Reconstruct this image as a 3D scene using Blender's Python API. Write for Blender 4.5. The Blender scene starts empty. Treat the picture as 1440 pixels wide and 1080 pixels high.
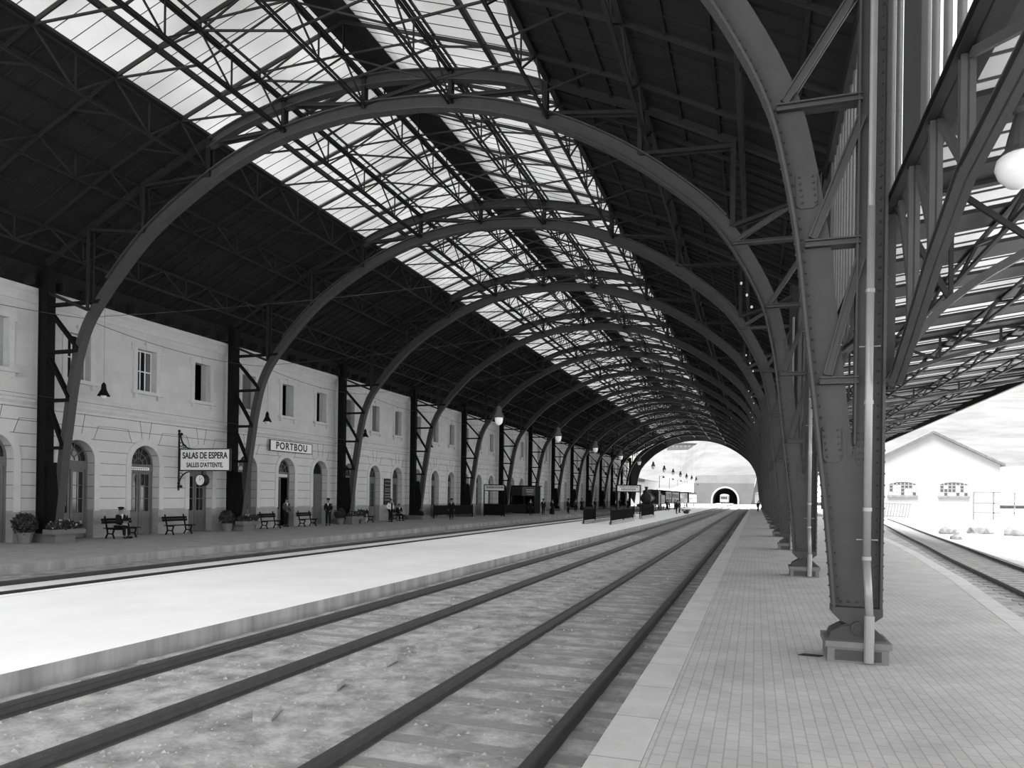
import bpy, bmesh, math, random
from mathutils import Vector, Matrix, Euler
random.seed(7)
SC = bpy.context.scene
COL = SC.collection

# ------------------------------------------------------------------ camera
F_PX = 1033.0
ROLL = math.radians(0.8)
HV = 701 - 343 * math.tan(ROLL)
def _img(u, v):
    a = (u - 720) / F_PX; b = -(v - HV) / F_PX
    return a * math.cos(ROLL) - b * math.sin(ROLL), a * math.sin(ROLL) + b * math.cos(ROLL)
YAW = math.atan(_img(1063, 701)[0])
EYE = 2.15
cam = bpy.data.cameras.new('camera'); camo = bpy.data.objects.new('camera', cam); COL.objects.link(camo)
cam.sensor_width = 36; cam.sensor_fit = 'HORIZONTAL'; cam.lens = 36 * F_PX / 1440
cam.shift_y = (HV - 540) / 1440
cam.clip_start = 0.1; cam.clip_end = 3000
R_ = Vector((math.cos(YAW), math.sin(YAW), 0)); F_ = Vector((-math.sin(YAW), math.cos(YAW), 0)); U_ = Vector((0, 0, 1))
cx_ = R_ * math.cos(ROLL) + U_ * math.sin(ROLL); cy_ = -R_ * math.sin(ROLL) + U_ * math.cos(ROLL); cz_ = -F_
camo.matrix_world = Matrix(((cx_.x, cy_.x, cz_.x, 0), (cx_.y, cy_.y, cz_.y, 0), (cx_.z, cy_.z, cz_.z, EYE), (0, 0, 0, 1)))
SC.camera = camo

# ------------------------------------------------------------------ sky and exposure
SC.view_settings.view_transform = 'Standard'; SC.view_settings.look = 'None'
SC.view_settings.gamma = 1; SC.view_settings.use_curve_mapping = False
SC.view_settings.exposure = 0.12
SKY = 3.4
w = bpy.data.worlds.new('sky'); SC.world = w; w.use_nodes = True
nt = w.node_tree; nt.nodes.clear()
tc = nt.nodes.new('ShaderNodeTexCoord'); sp = nt.nodes.new('ShaderNodeSeparateXYZ')
cr = nt.nodes.new('ShaderNodeValToRGB'); bg = nt.nodes.new('ShaderNodeBackground'); wo = nt.nodes.new('ShaderNodeOutputWorld')
cr.color_ramp.elements[0].position = 0.0; cr.color_ramp.elements[0].color = (1, 1, 1, 1)
cr.color_ramp.elements[1].position = 1.0; cr.color_ramp.elements[1].color = (0.42, 0.42, 0.42, 1)
nt.links.new(tc.outputs['Generated'], sp.inputs[0]); nt.links.new(sp.outputs['Z'], cr.inputs[0])
nt.links.new(cr.outputs[0], bg.inputs[0]); bg.inputs[1].default_value = SKY
nt.links.new(bg.outputs[0], wo.inputs[0])

sun = bpy.data.lights.new('sun', 'SUN'); sun.energy = 20.0; sun.angle = math.radians(26)
suno = bpy.data.objects.new('sun', sun); COL.objects.link(suno)
suno.rotation_euler = Vector((0.13, 0.30, -0.95)).to_track_quat('-Z', 'Y').to_euler()

# ------------------------------------------------------------------ materials
def mat(name, v, rough=0.8, var=0.0, scale=3.0, bump=0.0, bscale=20.0, metal=0.0, stretch=(1, 1, 1), spec=0.3):
    m = bpy.data.materials.new(name); m.use_nodes = True
    n = m.node_tree.nodes; l = m.node_tree.links; p = n['Principled BSDF']
    c = (v, v, v, 1) if isinstance(v, (int, float)) else (*v, 1)
    p.inputs['Base Color'].default_value = c; p.inputs['Roughness'].default_value = rough
    p.inputs['Metallic'].default_value = metal; p.inputs['Specular IOR Level'].default_value = spec
    if var or bump:
        t = n.new('ShaderNodeTexCoord'); mp = n.new('ShaderNodeMapping'); mp.inputs['Scale'].default_value = stretch
        l.new(t.outputs['Object'], mp.inputs[0])
    if var:
        z = n.new('ShaderNodeTexNoise'); z.inputs['Scale'].default_value = scale; z.inputs['Detail'].default_value = 6
        z.inputs['Roughness'].default_value = 0.65
        l.new(mp.outputs[0], z.inputs['Vector'])
        r = n.new('ShaderNodeMapRange'); r.inputs[1].default_value = 0.3; r.inputs[2].default_value = 0.7
        r.inputs[3].default_value = max(0.0, c[0] * (1 - var)); r.inputs[4].default_value = min(1.0, c[0] * (1 + var))
        l.new(z.outputs[0], r.inputs[0]); cb = n.new('ShaderNodeCombineColor')
        for i in range(3): l.new(r.outputs[0], cb.inputs[i])
        l.new(cb.outputs[0], p.inputs['Base Color'])
    if bump:
        z2 = n.new('ShaderNodeTexNoise'); z2.inputs['Scale'].default_value = bscale; z2.inputs['Detail'].default_value = 4
        l.new(mp.outputs[0], z2.inputs['Vector'])
        b = n.new('ShaderNodeBump'); b.inputs['Strength'].default_value = bump; b.inputs['Distance'].default_value = 0.02
        l.new(z2.outputs[0], b.inputs['Height']); l.new(b.outputs[0], p.inputs['Normal'])
    return m

def brick_mat(name, v1, v2, mortar, bw, bh, msize, axes='XY', offset=0.5, rough=0.85, var=0.12, nscale=1.2, bump=0.3, phase=0.0):
    """courses laid in the plane given by axes: first letter runs along a course"""
    m = bpy.data.materials.new(name); m.use_nodes = True
    n = m.node_tree.nodes; l = m.node_tree.links; p = n['Principled BSDF']
    t = n.new('ShaderNodeTexCoord'); s = n.new('ShaderNodeSeparateXYZ'); l.new(t.outputs['Object'], s.inputs[0])
    cb = n.new('ShaderNodeCombineXYZ'); l.new(s.outputs[axes[0]], cb.inputs[0])
    ad = n.new('ShaderNodeMath'); ad.operation = 'ADD'; ad.inputs[1].default_value = phase
    l.new(s.outputs[axes[1]], ad.inputs[0]); l.new(ad.outputs[0], cb.inputs[1])
    b = n.new('ShaderNodeTexBrick'); b.offset = offset; b.squash = 1
    b.inputs['Scale'].default_value = 1; b.inputs['Brick Width'].default_value = bw; b.inputs['Row Height'].default_value = bh
    b.inputs['Mortar Size'].default_value = msize; b.inputs['Mortar Smooth'].default_value = 0.1; b.inputs['Bias'].default_value = 0
    b.inputs['Color1'].default_value = (v1,) * 3 + (1,); b.inputs['Color2'].default_value = (v2,) * 3 + (1,)
    b.inputs['Mortar'].default_value = (mortar,) * 3 + (1,)
    l.new(cb.outputs[0], b.inputs['Vector'])
    z = n.new('ShaderNodeTexNoise'); z.inputs['Scale'].default_value = nscale; z.inputs['Detail'].default_value = 8; z.inputs['Roughness'].default_value = 0.7
    l.new(t.outputs['Object'], z.inputs['Vector'])
    r = n.new('ShaderNodeMapRange'); r.inputs[1].default_value = 0.3; r.inputs[2].default_value = 0.7
    r.inputs[3].default_value = 1 - var; r.inputs[4].default_value = 1 + var; l.new(z.outputs[0], r.inputs[0])
    mx = n.new('ShaderNodeVectorMath'); mx.operation = 'SCALE'; l.new(b.outputs['Color'], mx.inputs[0]); l.new(r.outputs[0], mx.inputs['Scale'])
    l.new(mx.outputs[0], p.inputs['Base Color']); p.inputs['Roughness'].default_value = rough; p.inputs['Specular IOR Level'].default_value = 0.25
    if bump:
        bp = n.new('ShaderNodeBump'); bp.inputs['Strength'].default_value = bump; bp.inputs['Distance'].default_value = 0.01; bp.invert = True
        l.new(b.outputs['Fac'], bp.inputs['Height']); l.new(bp.outputs[0], p.inputs['Normal'])
    return m

def glass_mat(name, t=0.2, tr=0.25, v=0.9, var=0.25):
    m = bpy.data.materials.new(name); m.use_nodes = True
    n = m.node_tree.nodes; l = m.node_tree.links; n.clear()
    o = n.new('ShaderNodeOutputMaterial'); a = n.new('ShaderNodeBsdfTransparent'); b = n.new('ShaderNodeBsdfTranslucent')
    g = n.new('ShaderNodeBsdfDiffuse'); g.inputs[0].default_value = (0.25, 0.25, 0.25, 1)
    b.inputs[0].default_value = (v, v, v, 1)
    tcn = n.new('ShaderNodeTexCoord'); z = n.new('ShaderNodeTexNoise'); z.inputs['Scale'].default_value = 0.35; z.inputs['Detail'].default_value = 5
    l.new(tcn.outputs['Object'], z.inputs['Vector'])
    r = n.new('ShaderNodeMapRange'); r.inputs[1].default_value = 0.3; r.inputs[2].default_value = 0.7
    r.inputs[3].default_value = t * (1 - var); r.inputs[4].default_value = t * (1 + var); l.new(z.outputs[0], r.inputs[0])
    m1 = n.new('ShaderNodeMixShader'); m1.inputs[0].default_value = tr
    l.new(g.outputs[0], m1.inputs[1]); l.new(b.outputs[0], m1.inputs[2])
    m2 = n.new('ShaderNodeMixShader'); l.new(r.outputs[0], m2.inputs[0])
    l.new(m1.outputs[0], m2.inputs[1]); l.new(a.outputs[0], m2.inputs[2]); l.new(m2.outputs[0], o.inputs[0])
    return m

M = {}
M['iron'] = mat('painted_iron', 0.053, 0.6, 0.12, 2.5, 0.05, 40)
M['iron_dark'] = mat('dark_iron', 0.010, 0.85, 0.1, 2, spec=0.1)
M['iron_truss'] = mat('truss_iron', 0.018, 0.6, 0.15, 2)  # roof members, darker than the arch ribs and right legs
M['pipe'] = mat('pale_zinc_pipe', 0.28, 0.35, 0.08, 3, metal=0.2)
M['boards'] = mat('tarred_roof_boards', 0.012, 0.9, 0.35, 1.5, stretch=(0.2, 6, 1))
M['glass_roof'] = glass_mat('dirty_roof_glass', 0.25, 0.12, var=0.35)
M['glass_side'] = glass_mat('clear_side_glass', 0.85, 0.3, var=0.05)
M['glass_canopy'] = glass_mat('dirty_canopy_glass', 0.27, 0.15)
M['stone'] = brick_mat('ashlar_wall', 0.55, 0.59, 0.53, 1.15, 0.47, 0.012, 'YZ', 0.5, var=0.10, nscale=0.6, bump=0.15)
M['stone_rust'] = brick_mat('rusticated_wall', 0.59, 0.59, 0.2, 60.0, 0.52, 0.016, 'YZ', 0.0, var=0.08, nscale=0.8, bump=0.4, phase=0.33)
M['stone_plain'] = mat('dressed_stone', 0.58, 0.85, 0.08, 2)
M['stone_dark'] = mat('plinth_stone', 0.34, 0.9, 0.12, 2)
M['joint'] = mat('joint_line', 0.12)
M['pav'] = brick_mat('small_cement_tiles', 0.50, 0.46, 0.36, 0.23, 0.115, 0.007, 'YX', 0.5, var=0.16, nscale=0.9, bump=0.15)
M['kerb'] = brick_mat('kerb_slabs', 0.56, 0.52, 0.3, 1.2, 30, 0.01, 'YX', 0.0, var=0.12, nscale=2)
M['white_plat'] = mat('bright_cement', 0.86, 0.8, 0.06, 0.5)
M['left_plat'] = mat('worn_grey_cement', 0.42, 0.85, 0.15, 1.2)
M['kerb_face'] = mat('streaked_kerb', 0.30, 0.9, 0.4, 1.6, stretch=(1, 1.2, 0.15))  # upright kerb faces, darker than the tops, with vertical streaks
M['ballast'] = mat('dirt_ballast', 0.34, 0.95, 0.5, 2.6, 0.8, 16)
M['bright_ground'] = mat('pale_dusty_ground', 0.45, 0.95, 0.1, 1.0, 0.3, 5)
M['rail'] = mat('rail_steel', 0.055, 0.5, 0.2, 8)
M['wood'] = mat('grey_sleeper_wood', 0.27, 0.9, 0.25, 6, 0.4, 30, stretch=(1, 6, 1))
M['rubble'] = mat('rubble', 0.30, 0.9, 0.4, 9)
M['door'] = mat('grey_painted_wood', 0.14, 0.6, 0.08, 4)
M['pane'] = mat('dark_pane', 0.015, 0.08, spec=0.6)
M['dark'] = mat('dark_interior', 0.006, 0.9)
M['shutter'] = mat('shutter_paint', 0.13, 0.7, 0.1, 4)
M['white'] = mat('white_paint', 0.85, 0.6)
M['black'] = mat('black_paint', 0.012, 0.5)
M['cloth_dark'] = mat('dark_cloth', 0.012, 0.9, spec=0.1)
M['cloth_mid'] = mat('grey_cloth', 0.06, 0.9, spec=0.1)
M['cloth_white'] = mat('white_cloth', 0.75, 0.9, spec=0.1)
M['skin'] = mat('skin', 0.22, 0.6)
M['leaf'] = mat('leaves', 0.03, 0.7, 0.5, 8)
M['flower'] = mat('flowers', 0.35, 0.7)
M['porcelain'] = mat('white_lamp_glass', 0.85, 0.2, spec=0.6)
M['hill'] = mat('terraced_hill', 0.085, 0.95, 0.30, 0.05, 0.6, 0.3, stretch=(1, 1, 4))
M['cut'] = mat('hill_cutting', 0.075, 0.95, 0.2, 0.08)
M['shedwall'] = mat('pale_render', 0.235, 0.9, 0.10, 0.15)
M['tile'] = mat('roof_tiles', 0.09, 0.9, 0.3, 2)
M['pale_bed'] = mat('pale_track_bed', 0.75, 0.9, 0.1, 1)  # bed strip paler than the ballast around it
M['ped'] = mat('pedestal_iron', 0.15, 0.7, 0.1, 4)
M['yard_stone'] = mat('yard_stone', 0.13, 0.9, 0.3, 2)
M['loco'] = mat('loco_black', 0.02, 0.45)

# ------------------------------------------------------------------ mesh helpers
class MB:
    def __init__(s): s.v = []; s.f = []
    def quad(s, *p):
        i = len(s.v); s.v += [tuple(q) for q in p]; s.f.append(tuple(range(i, i + len(p))))
    def box(s, x0, x1, y0, y1, z0, z1):
        i = len(s.v)
        s.v += [(x0, y0, z0), (x1, y0, z0), (x1, y1, z0), (x0, y1, z0), (x0, y0, z1), (x1, y0, z1), (x1, y1, z1), (x0, y1, z1)]
        s.f += [(i, i + 3, i + 2, i + 1), (i + 4, i + 5, i + 6, i + 7), (i, i + 1, i + 5, i + 4), (i + 1, i + 2, i + 6, i + 5), (i + 2, i + 3, i + 7, i + 6), (i + 3, i, i + 4, i + 7)]
        return s
    def bar(s, a, b, wd, ht, up=(0, 0, 1)):
        a = Vector(a); b = Vector(b); d = b - a
        if d.length < 1e-6: return s
        d.normalize(); up = Vector(up)
        if abs(d.dot(up)) > 0.98: up = Vector((0, 1, 0)) if abs(d.y) < 0.9 else Vector((1, 0, 0))
        x = d.cross(up).normalized() * (wd / 2); y = x.cross(d).normalized() * (ht / 2)
        i = len(s.v)
        for c in (a, b):
            for q in (-x - y, x - y, x + y, -x + y): s.v.append(tuple(c + q))
        s.f += [(i, i + 1, i + 2, i + 3), (i + 7, i + 6, i + 5, i + 4)]
        for k in range(4):
            j = (k + 1) % 4; s.f.append((i + j, i + k, i + 4 + k, i + 4 + j))
        return s
    def channel(s, a, b, wd, ht, up=(0, 0, 1), t=0.02):
        """I / channel profile bar: a web with two flanges"""
        a = Vector(a); b = Vector(b); d = (b - a).normalized(); up = Vector(up)
        if abs(d.dot(up)) > 0.98: up = Vector((0, 1, 0))
        x = d.cross(up).normalized(); y = x.cross(d).normalized()
        s.bar(a, b, t, ht, up)
        for q in (-1, 1): s.bar(a + y * q * (ht / 2 - t / 2), b + y * q * (ht / 2 - t / 2), wd, t, up)
        return s
    def tube(s, a, b, r, n=10, r2=None, cap=True):
        a = Vector(a); b = Vector(b); d = (b - a).normalized(); r2 = r if r2 is None else r2
        x = d.orthogonal().normalized(); y = d.cross(x)
        i = len(s.v)
        for c, q in ((a, r), (b, r2)):
            for k in range(n):
                t = 2 * math.pi * k / n; s.v.append(tuple(c + (x * math.cos(t) + y * math.sin(t)) * q))
        for k in range(n):
            j = (k + 1) % n; s.f.append((i + k, i + j, i + n + j, i + n + k))
        if cap: s.f += [tuple(range(i + n - 1, i - 1, -1)), tuple(range(i + n, i + 2 * n))]
        return s
    def lathe(s, prof, c=(0, 0, 0), n=14, axis='Z'):
        i = len(s.v); c = Vector(c)
        for r, z in prof:
            for k in range(n):
                t = 2 * math.pi * k / n; p = (r * math.cos(t), r * math.sin(t), z)
                if axis == 'Y': p = (p[0], p[2], p[1])
                if axis == 'X': p = (p[2], p[0], p[1])
                s.v.append(tuple(c + Vector(p)))
        for q in range(len(prof) - 1):
            for k in range(n):
                j = (k + 1) % n; s.f.append((i + q * n + k, i + q * n + j, i + (q + 1) * n + j, i + (q + 1) * n + k))
        s.f.append(tuple(range(i + n - 1, i - 1, -1))); e = i + (len(prof) - 1) * n; s.f.append(tuple(range(e, e + n)))
        return s
    def prism(s, pts, d, axis='Y', at=0.0):
        """polygon pts (two coordinates) extruded by d along axis starting at 'at'"""
        def P(p, q):
            return {'Y': (p[0], q, p[1]), 'X': (q, p[0], p[1]), 'Z': (p[0], p[1], q)}[axis]
        i = len(s.v); n = len(pts)
        s.v += [P(p, at) for p in pts] + [P(p, at + d) for p in pts]
        s.f += [tuple(range(i, i + n)), tuple(range(i + 2 * n - 1, i + n - 1, -1))]
        for k in range(n):
            j = (k + 1) % n; s.f.append((i + j, i + k, i + n + k, i + n + j))
        return s
    def sphere(s, c, r, sx=1, sy=1, sz=1, n=8, m=6):
        prof = [(max(1e-4, math.sin(math.pi * q / m)) * r, -math.cos(math.pi * q / m) * r * sz) for q in range(m + 1)]
        i = len(s.v); s.lathe(prof, (0, 0, 0), n)
        for k in range(i, len(s.v)):
            p = s.v[k]; s.v[k] = (p[0] * sx + c[0], p[1] * sy + c[1], p[2] + c[2])
        return s
    def sweep(s, pts, half, yw, y0=0.0):
        """ribbon in the XZ plane following pts [(x,z)], thickness 'half' each side along the normal, width yw in Y"""
        n = len(pts); i = len(s.v)
        for k in range(n):
            a = Vector(pts[max(0, k - 1)]); b = Vector(pts[min(n - 1, k + 1)]); t = (b - a).normalized(); nn = Vector((-t.y, t.x))
            for sg in (1, -1):
                p = Vector(pts[k]) + nn * half * sg
                s.v += [(p.x, y0 - yw / 2, p.y), (p.x, y0 + yw / 2, p.y)]
        for k in range(n - 1):
            q = i + 4 * k
            s.f += [(q, q + 4, q + 5, q + 1), (q + 2, q + 3, q + 7, q + 6), (q, q + 2, q + 6, q + 4), (q + 1, q + 5, q + 7, q + 3)]
        s.f += [(i, i + 1, i + 3, i + 2), (i + 4 * n - 4, i + 4 * n - 2, i + 4 * n - 1, i + 4 * n - 3)]
        return s
    def build(s, name, m, parent=None, smooth=False, **kw):
        me = bpy.data.meshes.new(name); me.from_pydata(s.v, [], s.f); me.update()
        bm = bmesh.new(); bm.from_mesh(me); bmesh.ops.recalc_face_normals(bm, faces=bm.faces); bm.to_mesh(me); bm.free()
        if smooth:
            for p in me.polygons: p.use_smooth = True
        if m: me.materials.append(M[m] if isinstance(m, str) else m)
        o = bpy.data.objects.new(name, me); COL.objects.link(o)
        if parent: o.parent = parent
        for k, q in kw.items(): o[k] = q
        return o
def tag(o, label=None, cat=None, group=None, kind=None):
    if label: o['label'] = label
    if cat: o['category'] = cat
    if group: o['group'] = group
    if kind: o['kind'] = kind
    return o
def empty(name, loc=(0, 0, 0), rz=0.0, label=None, cat=None, group=None):
    o = bpy.data.objects.new(name, None); COL.objects.link(o); o.location = loc; o.rotation_euler = (0, 0, rz)
    o.empty_display_size = 0.2
    return tag(o, label, cat, group)
def copy_tree(o, loc=None, label=None, group=None, parent=None, kids=None, rz=None, cat=None):
    c = o.copy(); COL.objects.link(c)
    if parent: c.parent = parent
    if loc is not None: c.location = loc
    if rz is not None: c.rotation_euler = (0, 0, rz)
    tag(c, label, cat, group)
    if kids is None: kids = KIDS(o)
    for ch in kids: copy_tree(ch, parent=c)
    return c
_kid = {}
def KIDS(o):
    if o.name not in _kid: _kid[o.name] = [c for c in bpy.data.objects if c.parent == o]
    return _kid[o.name]
ORD = ['first', 'second', 'third', 'fourth', 'fifth', 'sixth', 'seventh', 'eighth', 'ninth', 'tenth', 'eleventh', 'twelfth', 'thirteenth', 'fourteenth', 'fifteenth', 'sixteenth']
def S(name, mb, m, parent=None):
    o = mb.build(name, m, parent)
    if parent is None: o['kind'] = 'structure'
    return o
def text(name, s, size, m, parent, loc, rot, sx=1.0, bold=0.0, depth=0.004, space=1.0):
    c = bpy.data.curves.new(name, 'FONT'); c.body = s; c.size = size; c.align_x = 'CENTER'; c.align_y = 'CENTER'
    c.extrude = depth; c.offset = bold; c.space_character = space
    o = bpy.data.objects.new(name, c); COL.objects.link(o)
    dg = bpy.context.evaluated_depsgraph_get(); me = bpy.data.meshes.new_from_object(o.evaluated_get(dg))
    bpy.data.objects.remove(o); me.name = name; me.materials.clear(); me.materials.append(M[m])
    o = bpy.data.objects.new(name, me); COL.objects.link(o); o.parent = parent
    o.location = loc; o.rotation_euler = rot; o.scale = (sx, 1, 1)
    return o

BAY = 11.15
def AY(k): return 11.0 + BAY * k
NA = 14                      # arches 0..13, portal at 14
YEND = AY(14)
Y0 = -1.0

# ------------------------------------------------------------------ ground, platforms, tracks
g = MB(); g.quad((-60, -25, -0.27), (60, -25, -0.27), (60, YEND, -0.27), (-60, YEND, -0.27))
o = S('floor', g, 'ballast'); tag(o, kind='structure')
g = MB(); g.quad((-300, YEND, -0.28), (60, YEND, -0.28), (60, 700, -0.28), (-300, 700, -0.28))
g.quad((60, -25, -0.28), (300, -25, -0.28), (300, 700, -0.28), (60, 700, -0.28))
S('ground', g, 'bright_ground')
# platform on the right: straight edge, curved edge on the far side
redge = [(3.1, -6), (3.6, 5), (4.12, 14), (4.65, 19), (5.1, 23), (5.5, 28), (6.0, 34), (6.6, 44), (7.3, 60), (7.8, 90), (8.0, 130), (8.0, YEND)]
g = MB()
pts = [(-0.85, -6)] + redge + [(-0.85, YEND)]
g.prism(pts, 0.35, 'Z', -0.30 - 0.05); g2 = MB(); g2.prism(pts, 0.35, 'Z', -0.35)
S('platform_right', g2, 'pav')
g = MB(); g.box(-1.28, -0.855, -6, YEND, -0.35, 0.004); S('trim_1', g, 'kerb')
g = MB()
for a, b in zip(redge[:-1], redge[1:]):
    d = Vector((b[0] - a[0], b[1] - a[1], 0)).normalized(); n = Vector((d.y, -d.x, 0)) * 0.38
    g.prism([(a[0], a[1]), (b[0], b[1]), (b[0] + n.x, b[1] + n.y), (a[0] + n.x, a[1] + n.y)], 0.354, 'Z', -0.35)
S('trim_2', g, 'kerb')
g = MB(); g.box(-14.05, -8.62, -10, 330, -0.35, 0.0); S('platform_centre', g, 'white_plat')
g = MB(); g.box(-8.615, -8.22, -10, 330, -0.35, 0.003); g.box(-14.05 - 0.3, -14.055, -10, 330, -0.35, 0.003)
o = S('trim_3', g, 'white_plat'); o.data.materials.append(M['kerb_face'])
for p in o.data.polygons:
    if abs(p.normal.x) > 0.9: p.material_index = 1
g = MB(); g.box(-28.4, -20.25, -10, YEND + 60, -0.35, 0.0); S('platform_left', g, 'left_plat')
g = MB(); g.box(-20.245, -19.8, -10, YEND + 60, -0.35, 0.003); o = S('trim_4', g, 'left_plat'); o.data.materials.append(M['kerb_face'])
for p in o.data.polygons:
    if abs(p.normal.x) > 0.9: p.material_index = 1
# pale strip of ground between the near rail of the left track and its far rail
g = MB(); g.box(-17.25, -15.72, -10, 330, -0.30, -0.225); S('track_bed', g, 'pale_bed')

def rail_path(pts):
    """rail profile swept along plan points at head height -0.12"""
    g = MB()
    prof = [(-0.065, -0.27), (-0.065, -0.255), (-0.012, -0.235), (-0.012, -0.165), (-0.036, -0.155), (-0.036, -0.12), (0.036, -0.12), (0.036, -0.155), (0.012, -0.165), (0.012, -0.235), (0.065, -0.255), (0.065, -0.27)]
    n = len(prof); i0 = 0
    for k, p in enumerate(pts):
        a = Vector(pts[max(0, k - 1)]); b = Vector(pts[min(len(pts) - 1, k + 1)]); t = (b - a).normalized(); nn = Vector((t.y, -t.x))
        for q in prof: g.v.append((p[0] + nn.x * q[0], p[1] + nn.y * q[0], q[1]))
    for k in range(len(pts) - 1):
        for j in range(n - 1): g.f.append((k * n + j, k * n + j + 1, (k + 1) * n + j + 1, (k + 1) * n + j))
    g.f.append(tuple(range(n))); g.f.append(tuple(range(len(g.v) - 1, len(g.v) - n - 1, -1)))
    return g
def track(label, xs, nsleep, y0, y1, bend=0.0, ybend=100, hr=(0.0, 0.014)):
    t = empty('railway_track', (sum(xs) / 2, 0, -0.27), 0, label, 'railway track')
    cx = sum(xs) / 2
    def X(x, y): return x - cx + (bend * min(1.4, (y - ybend) / 60.0) ** 2 if y > ybend else 0)
    for x in xs:
        ys = list(range(int(y0), int(y1), 10)) + [y1]
        o = rail_path([(X(x, y), y) for y in ys]).build('rail', 'rail', t); o.location = (0, 0, 0.27)
    m = MB()
    y = y0; k = 0
    sl = None
    while y < y1:
        yy = y + random.uniform(-0.05, 0.05)
        if k < nsleep:
            if sl is None or k % 5 == 0:
                b = MB(); h = random.uniform(*hr)
                b.prism([(-1.25, -0.12), (1.22, -0.13), (1.27, 0.1), (-1.2, 0.12)], h + 0.05, 'Z', -0.05)
                sl = b.build('sleeper', 'wood', t); sl.location = (X(cx, yy), yy, 0)
            else:
                c = sl.copy(); COL.objects.link(c); c.location = (X(cx, yy), yy, 0.0)
        else: m.box(X(cx, y) - 1.25, X(cx, y) + 1.25, y - 0.12, y + 0.12, -0.05, 0.02)
        y += 0.72; k += 1
    if m.v: m.build('sleeper', 'wood', t, kind='stuff')
    return t
track('pair of dark rails nearest the right platform with half buried sleepers', (-3.52, -1.82), 90, 3, 330, -2.5, 170)
track('pair of dark rails beside the near edge of the white centre platform', (-7.5, -5.8), 60, 3, 330, -2.5, 170, (-0.02, 0.01))
track('pair of rails between the white centre platform and the station building platform', (-17.4, -15.66), 0, 5, 330, 4, 150)
def curve_track():
    t = empty('railway_track', (9, 40, -0.27), 0, 'curving rails in the sunlit yard right of the iron canopy', 'railway track')
    near = [(5.35, 6), (5.75, 14), (6.49, 21.8), (7.39, 32.9), (8.44, 43.5), (9.95, 60), (12.1, 82), (14.2, 104)]
    def smooth(p, n=4):
        out = []
        for i in range(len(p) - 1):
            a = p[max(0, i - 1)]; b = p[i]; c = p[i + 1]; d = p[min(len(p) - 1, i + 2)]
            for j in range(n):
                t_ = j / n
                out.append(tuple(0.5 * ((2 * b[q]) + (-a[q] + c[q]) * t_ + (2 * a[q] - 5 * b[q] + 4 * c[q] - d[q]) * t_ ** 2 + (-a[q] + 3 * b[q] - 3 * c[q] + d[q]) * t_ ** 3) for q in (0, 1)))
        return out + [p[-1]]
    near = smooth(near); far = []
    for k, p in enumerate(near):
        a = Vector(near[max(0, k - 1)]); b = Vector(near[min(len(near) - 1, k + 1)]); d = (b - a).normalized(); far.append((p[0] + d.y * 1.7, p[1] - d.x * 1.7))
    for q in (near, far): rail_path([(a - 9, b - 40) for a, b in q]).build('rail', 'rail', t).location = (0, 0, 0.27)
    acc = 0; cnt = 0; proto = None
    for k in range(len(near) - 1):
        a = Vector(near[k]); b = Vector(near[k + 1]); d = (b - a).normalized(); L = (b - a).length
        while acc < L and cnt < 95:
            p = a + d * acc + Vector((d.y, -d.x)) * 0.85
            if proto is None:
                bm_ = MB(); bm_.box(-1.25, 1.25, -0.12, 0.12, -0.05, 0.02); proto = bm_.build('sleeper', 'wood', t); c = proto
            else:
                c = proto.copy(); COL.objects.link(c)
            c.location = (p.x - 9, p.y - 40, 0); c.rotation_euler = (0, 0, -math.atan2(d.x, d.y)); acc += 0.75; cnt += 1
        acc -= L
curve_track()
# sunlit yard ground beyond the right track
g = MB(); y_ = [(7.4, 4), (8.0, 14), (8.6, 22), (9.5, 33), (10.5, 43.5), (12.0, 60), (14.2, 82), (16.6, 104), (19.6, 128), (23.5, 160)]
g.prism(y_ + [(120, 160), (120, 4)], 0.06, 'Z', -0.28); S('yard_ground', g, 'bright_ground')
# ------------------------------------------------------------------ iron arches
XC = -12.85
RIGHT = [(1.03, 0.66), (0.92, 1.9), (0.80, 3.0), (0.63, 4.5), (0.50, 5.7), (0.33, 6.7), (0.10, 7.64), (-0.33, 8.6), (-0.88, 9.55), (-1.45, 10.3), (-2.25, 11.05), (-3.56, 12.1), (-5.0, 13.02), (-6.6, 13.82), (-8.2, 14.4), (-10.07, 14.82), (-11.8, 14.97)]
LEFT = [(-13.6, 14.98), (-15.88, 14.67), (-17.88, 14.05), (-19.2, 13.45), (-20.8, 12.55), (-22.13, 11.62), (-23.36, 10.45), (-24.35, 9.35), (-24.95, 8.5), (-25.35, 7.5), (-25.65, 6.2), (-25.85, 4.9), (-26.05, 3.6), (-26.2, 2.3), (-26.42, 0.66)]
def crom(p, n=4):
    out = []
    for i in range(len(p) - 1):
        a = p[max(0, i - 1)]; b = p[i]; c = p[i + 1]; d = p[min(len(p) - 1, i + 2)]
        for j in range(n):
            t = j / n
            out.append(tuple(0.5 * ((2 * b[q]) + (-a[q] + c[q]) * t + (2 * a[q] - 5 * b[q] + 4 * c[q] - d[q]) * t ** 2 + (-a[q] + 3 * b[q] - 3 * c[q] + d[q]) * t ** 3) for q in (0, 1)))
    return out + [p[-1]]
INTR = crom(RIGHT + LEFT, 3)
def off(pts, d):
    out = []
    for k in range(len(pts)):
        a = Vector(pts[max(0, k - 1)]); b = Vector(pts[min(len(pts) - 1, k + 1)]); t = (b - a).normalized(); nn = Vector((t.y, -t.x))
        out.append((pts[k][0] + nn.x * d, pts[k][1] + nn.y * d))
    return out
DEP = 0.42
def zat(pts, x):
    best = None
    for a, b in zip(pts[:-1], pts[1:]):
        if (a[0] - x) * (b[0] - x) <= 0 and abs(a[0] - b[0]) > 1e-6:
            t = (x - a[0]) / (b[0] - a[0]); z = a[1] + (b[1] - a[1]) * t
            best = z if best is None else max(best, z)
    return best
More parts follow.
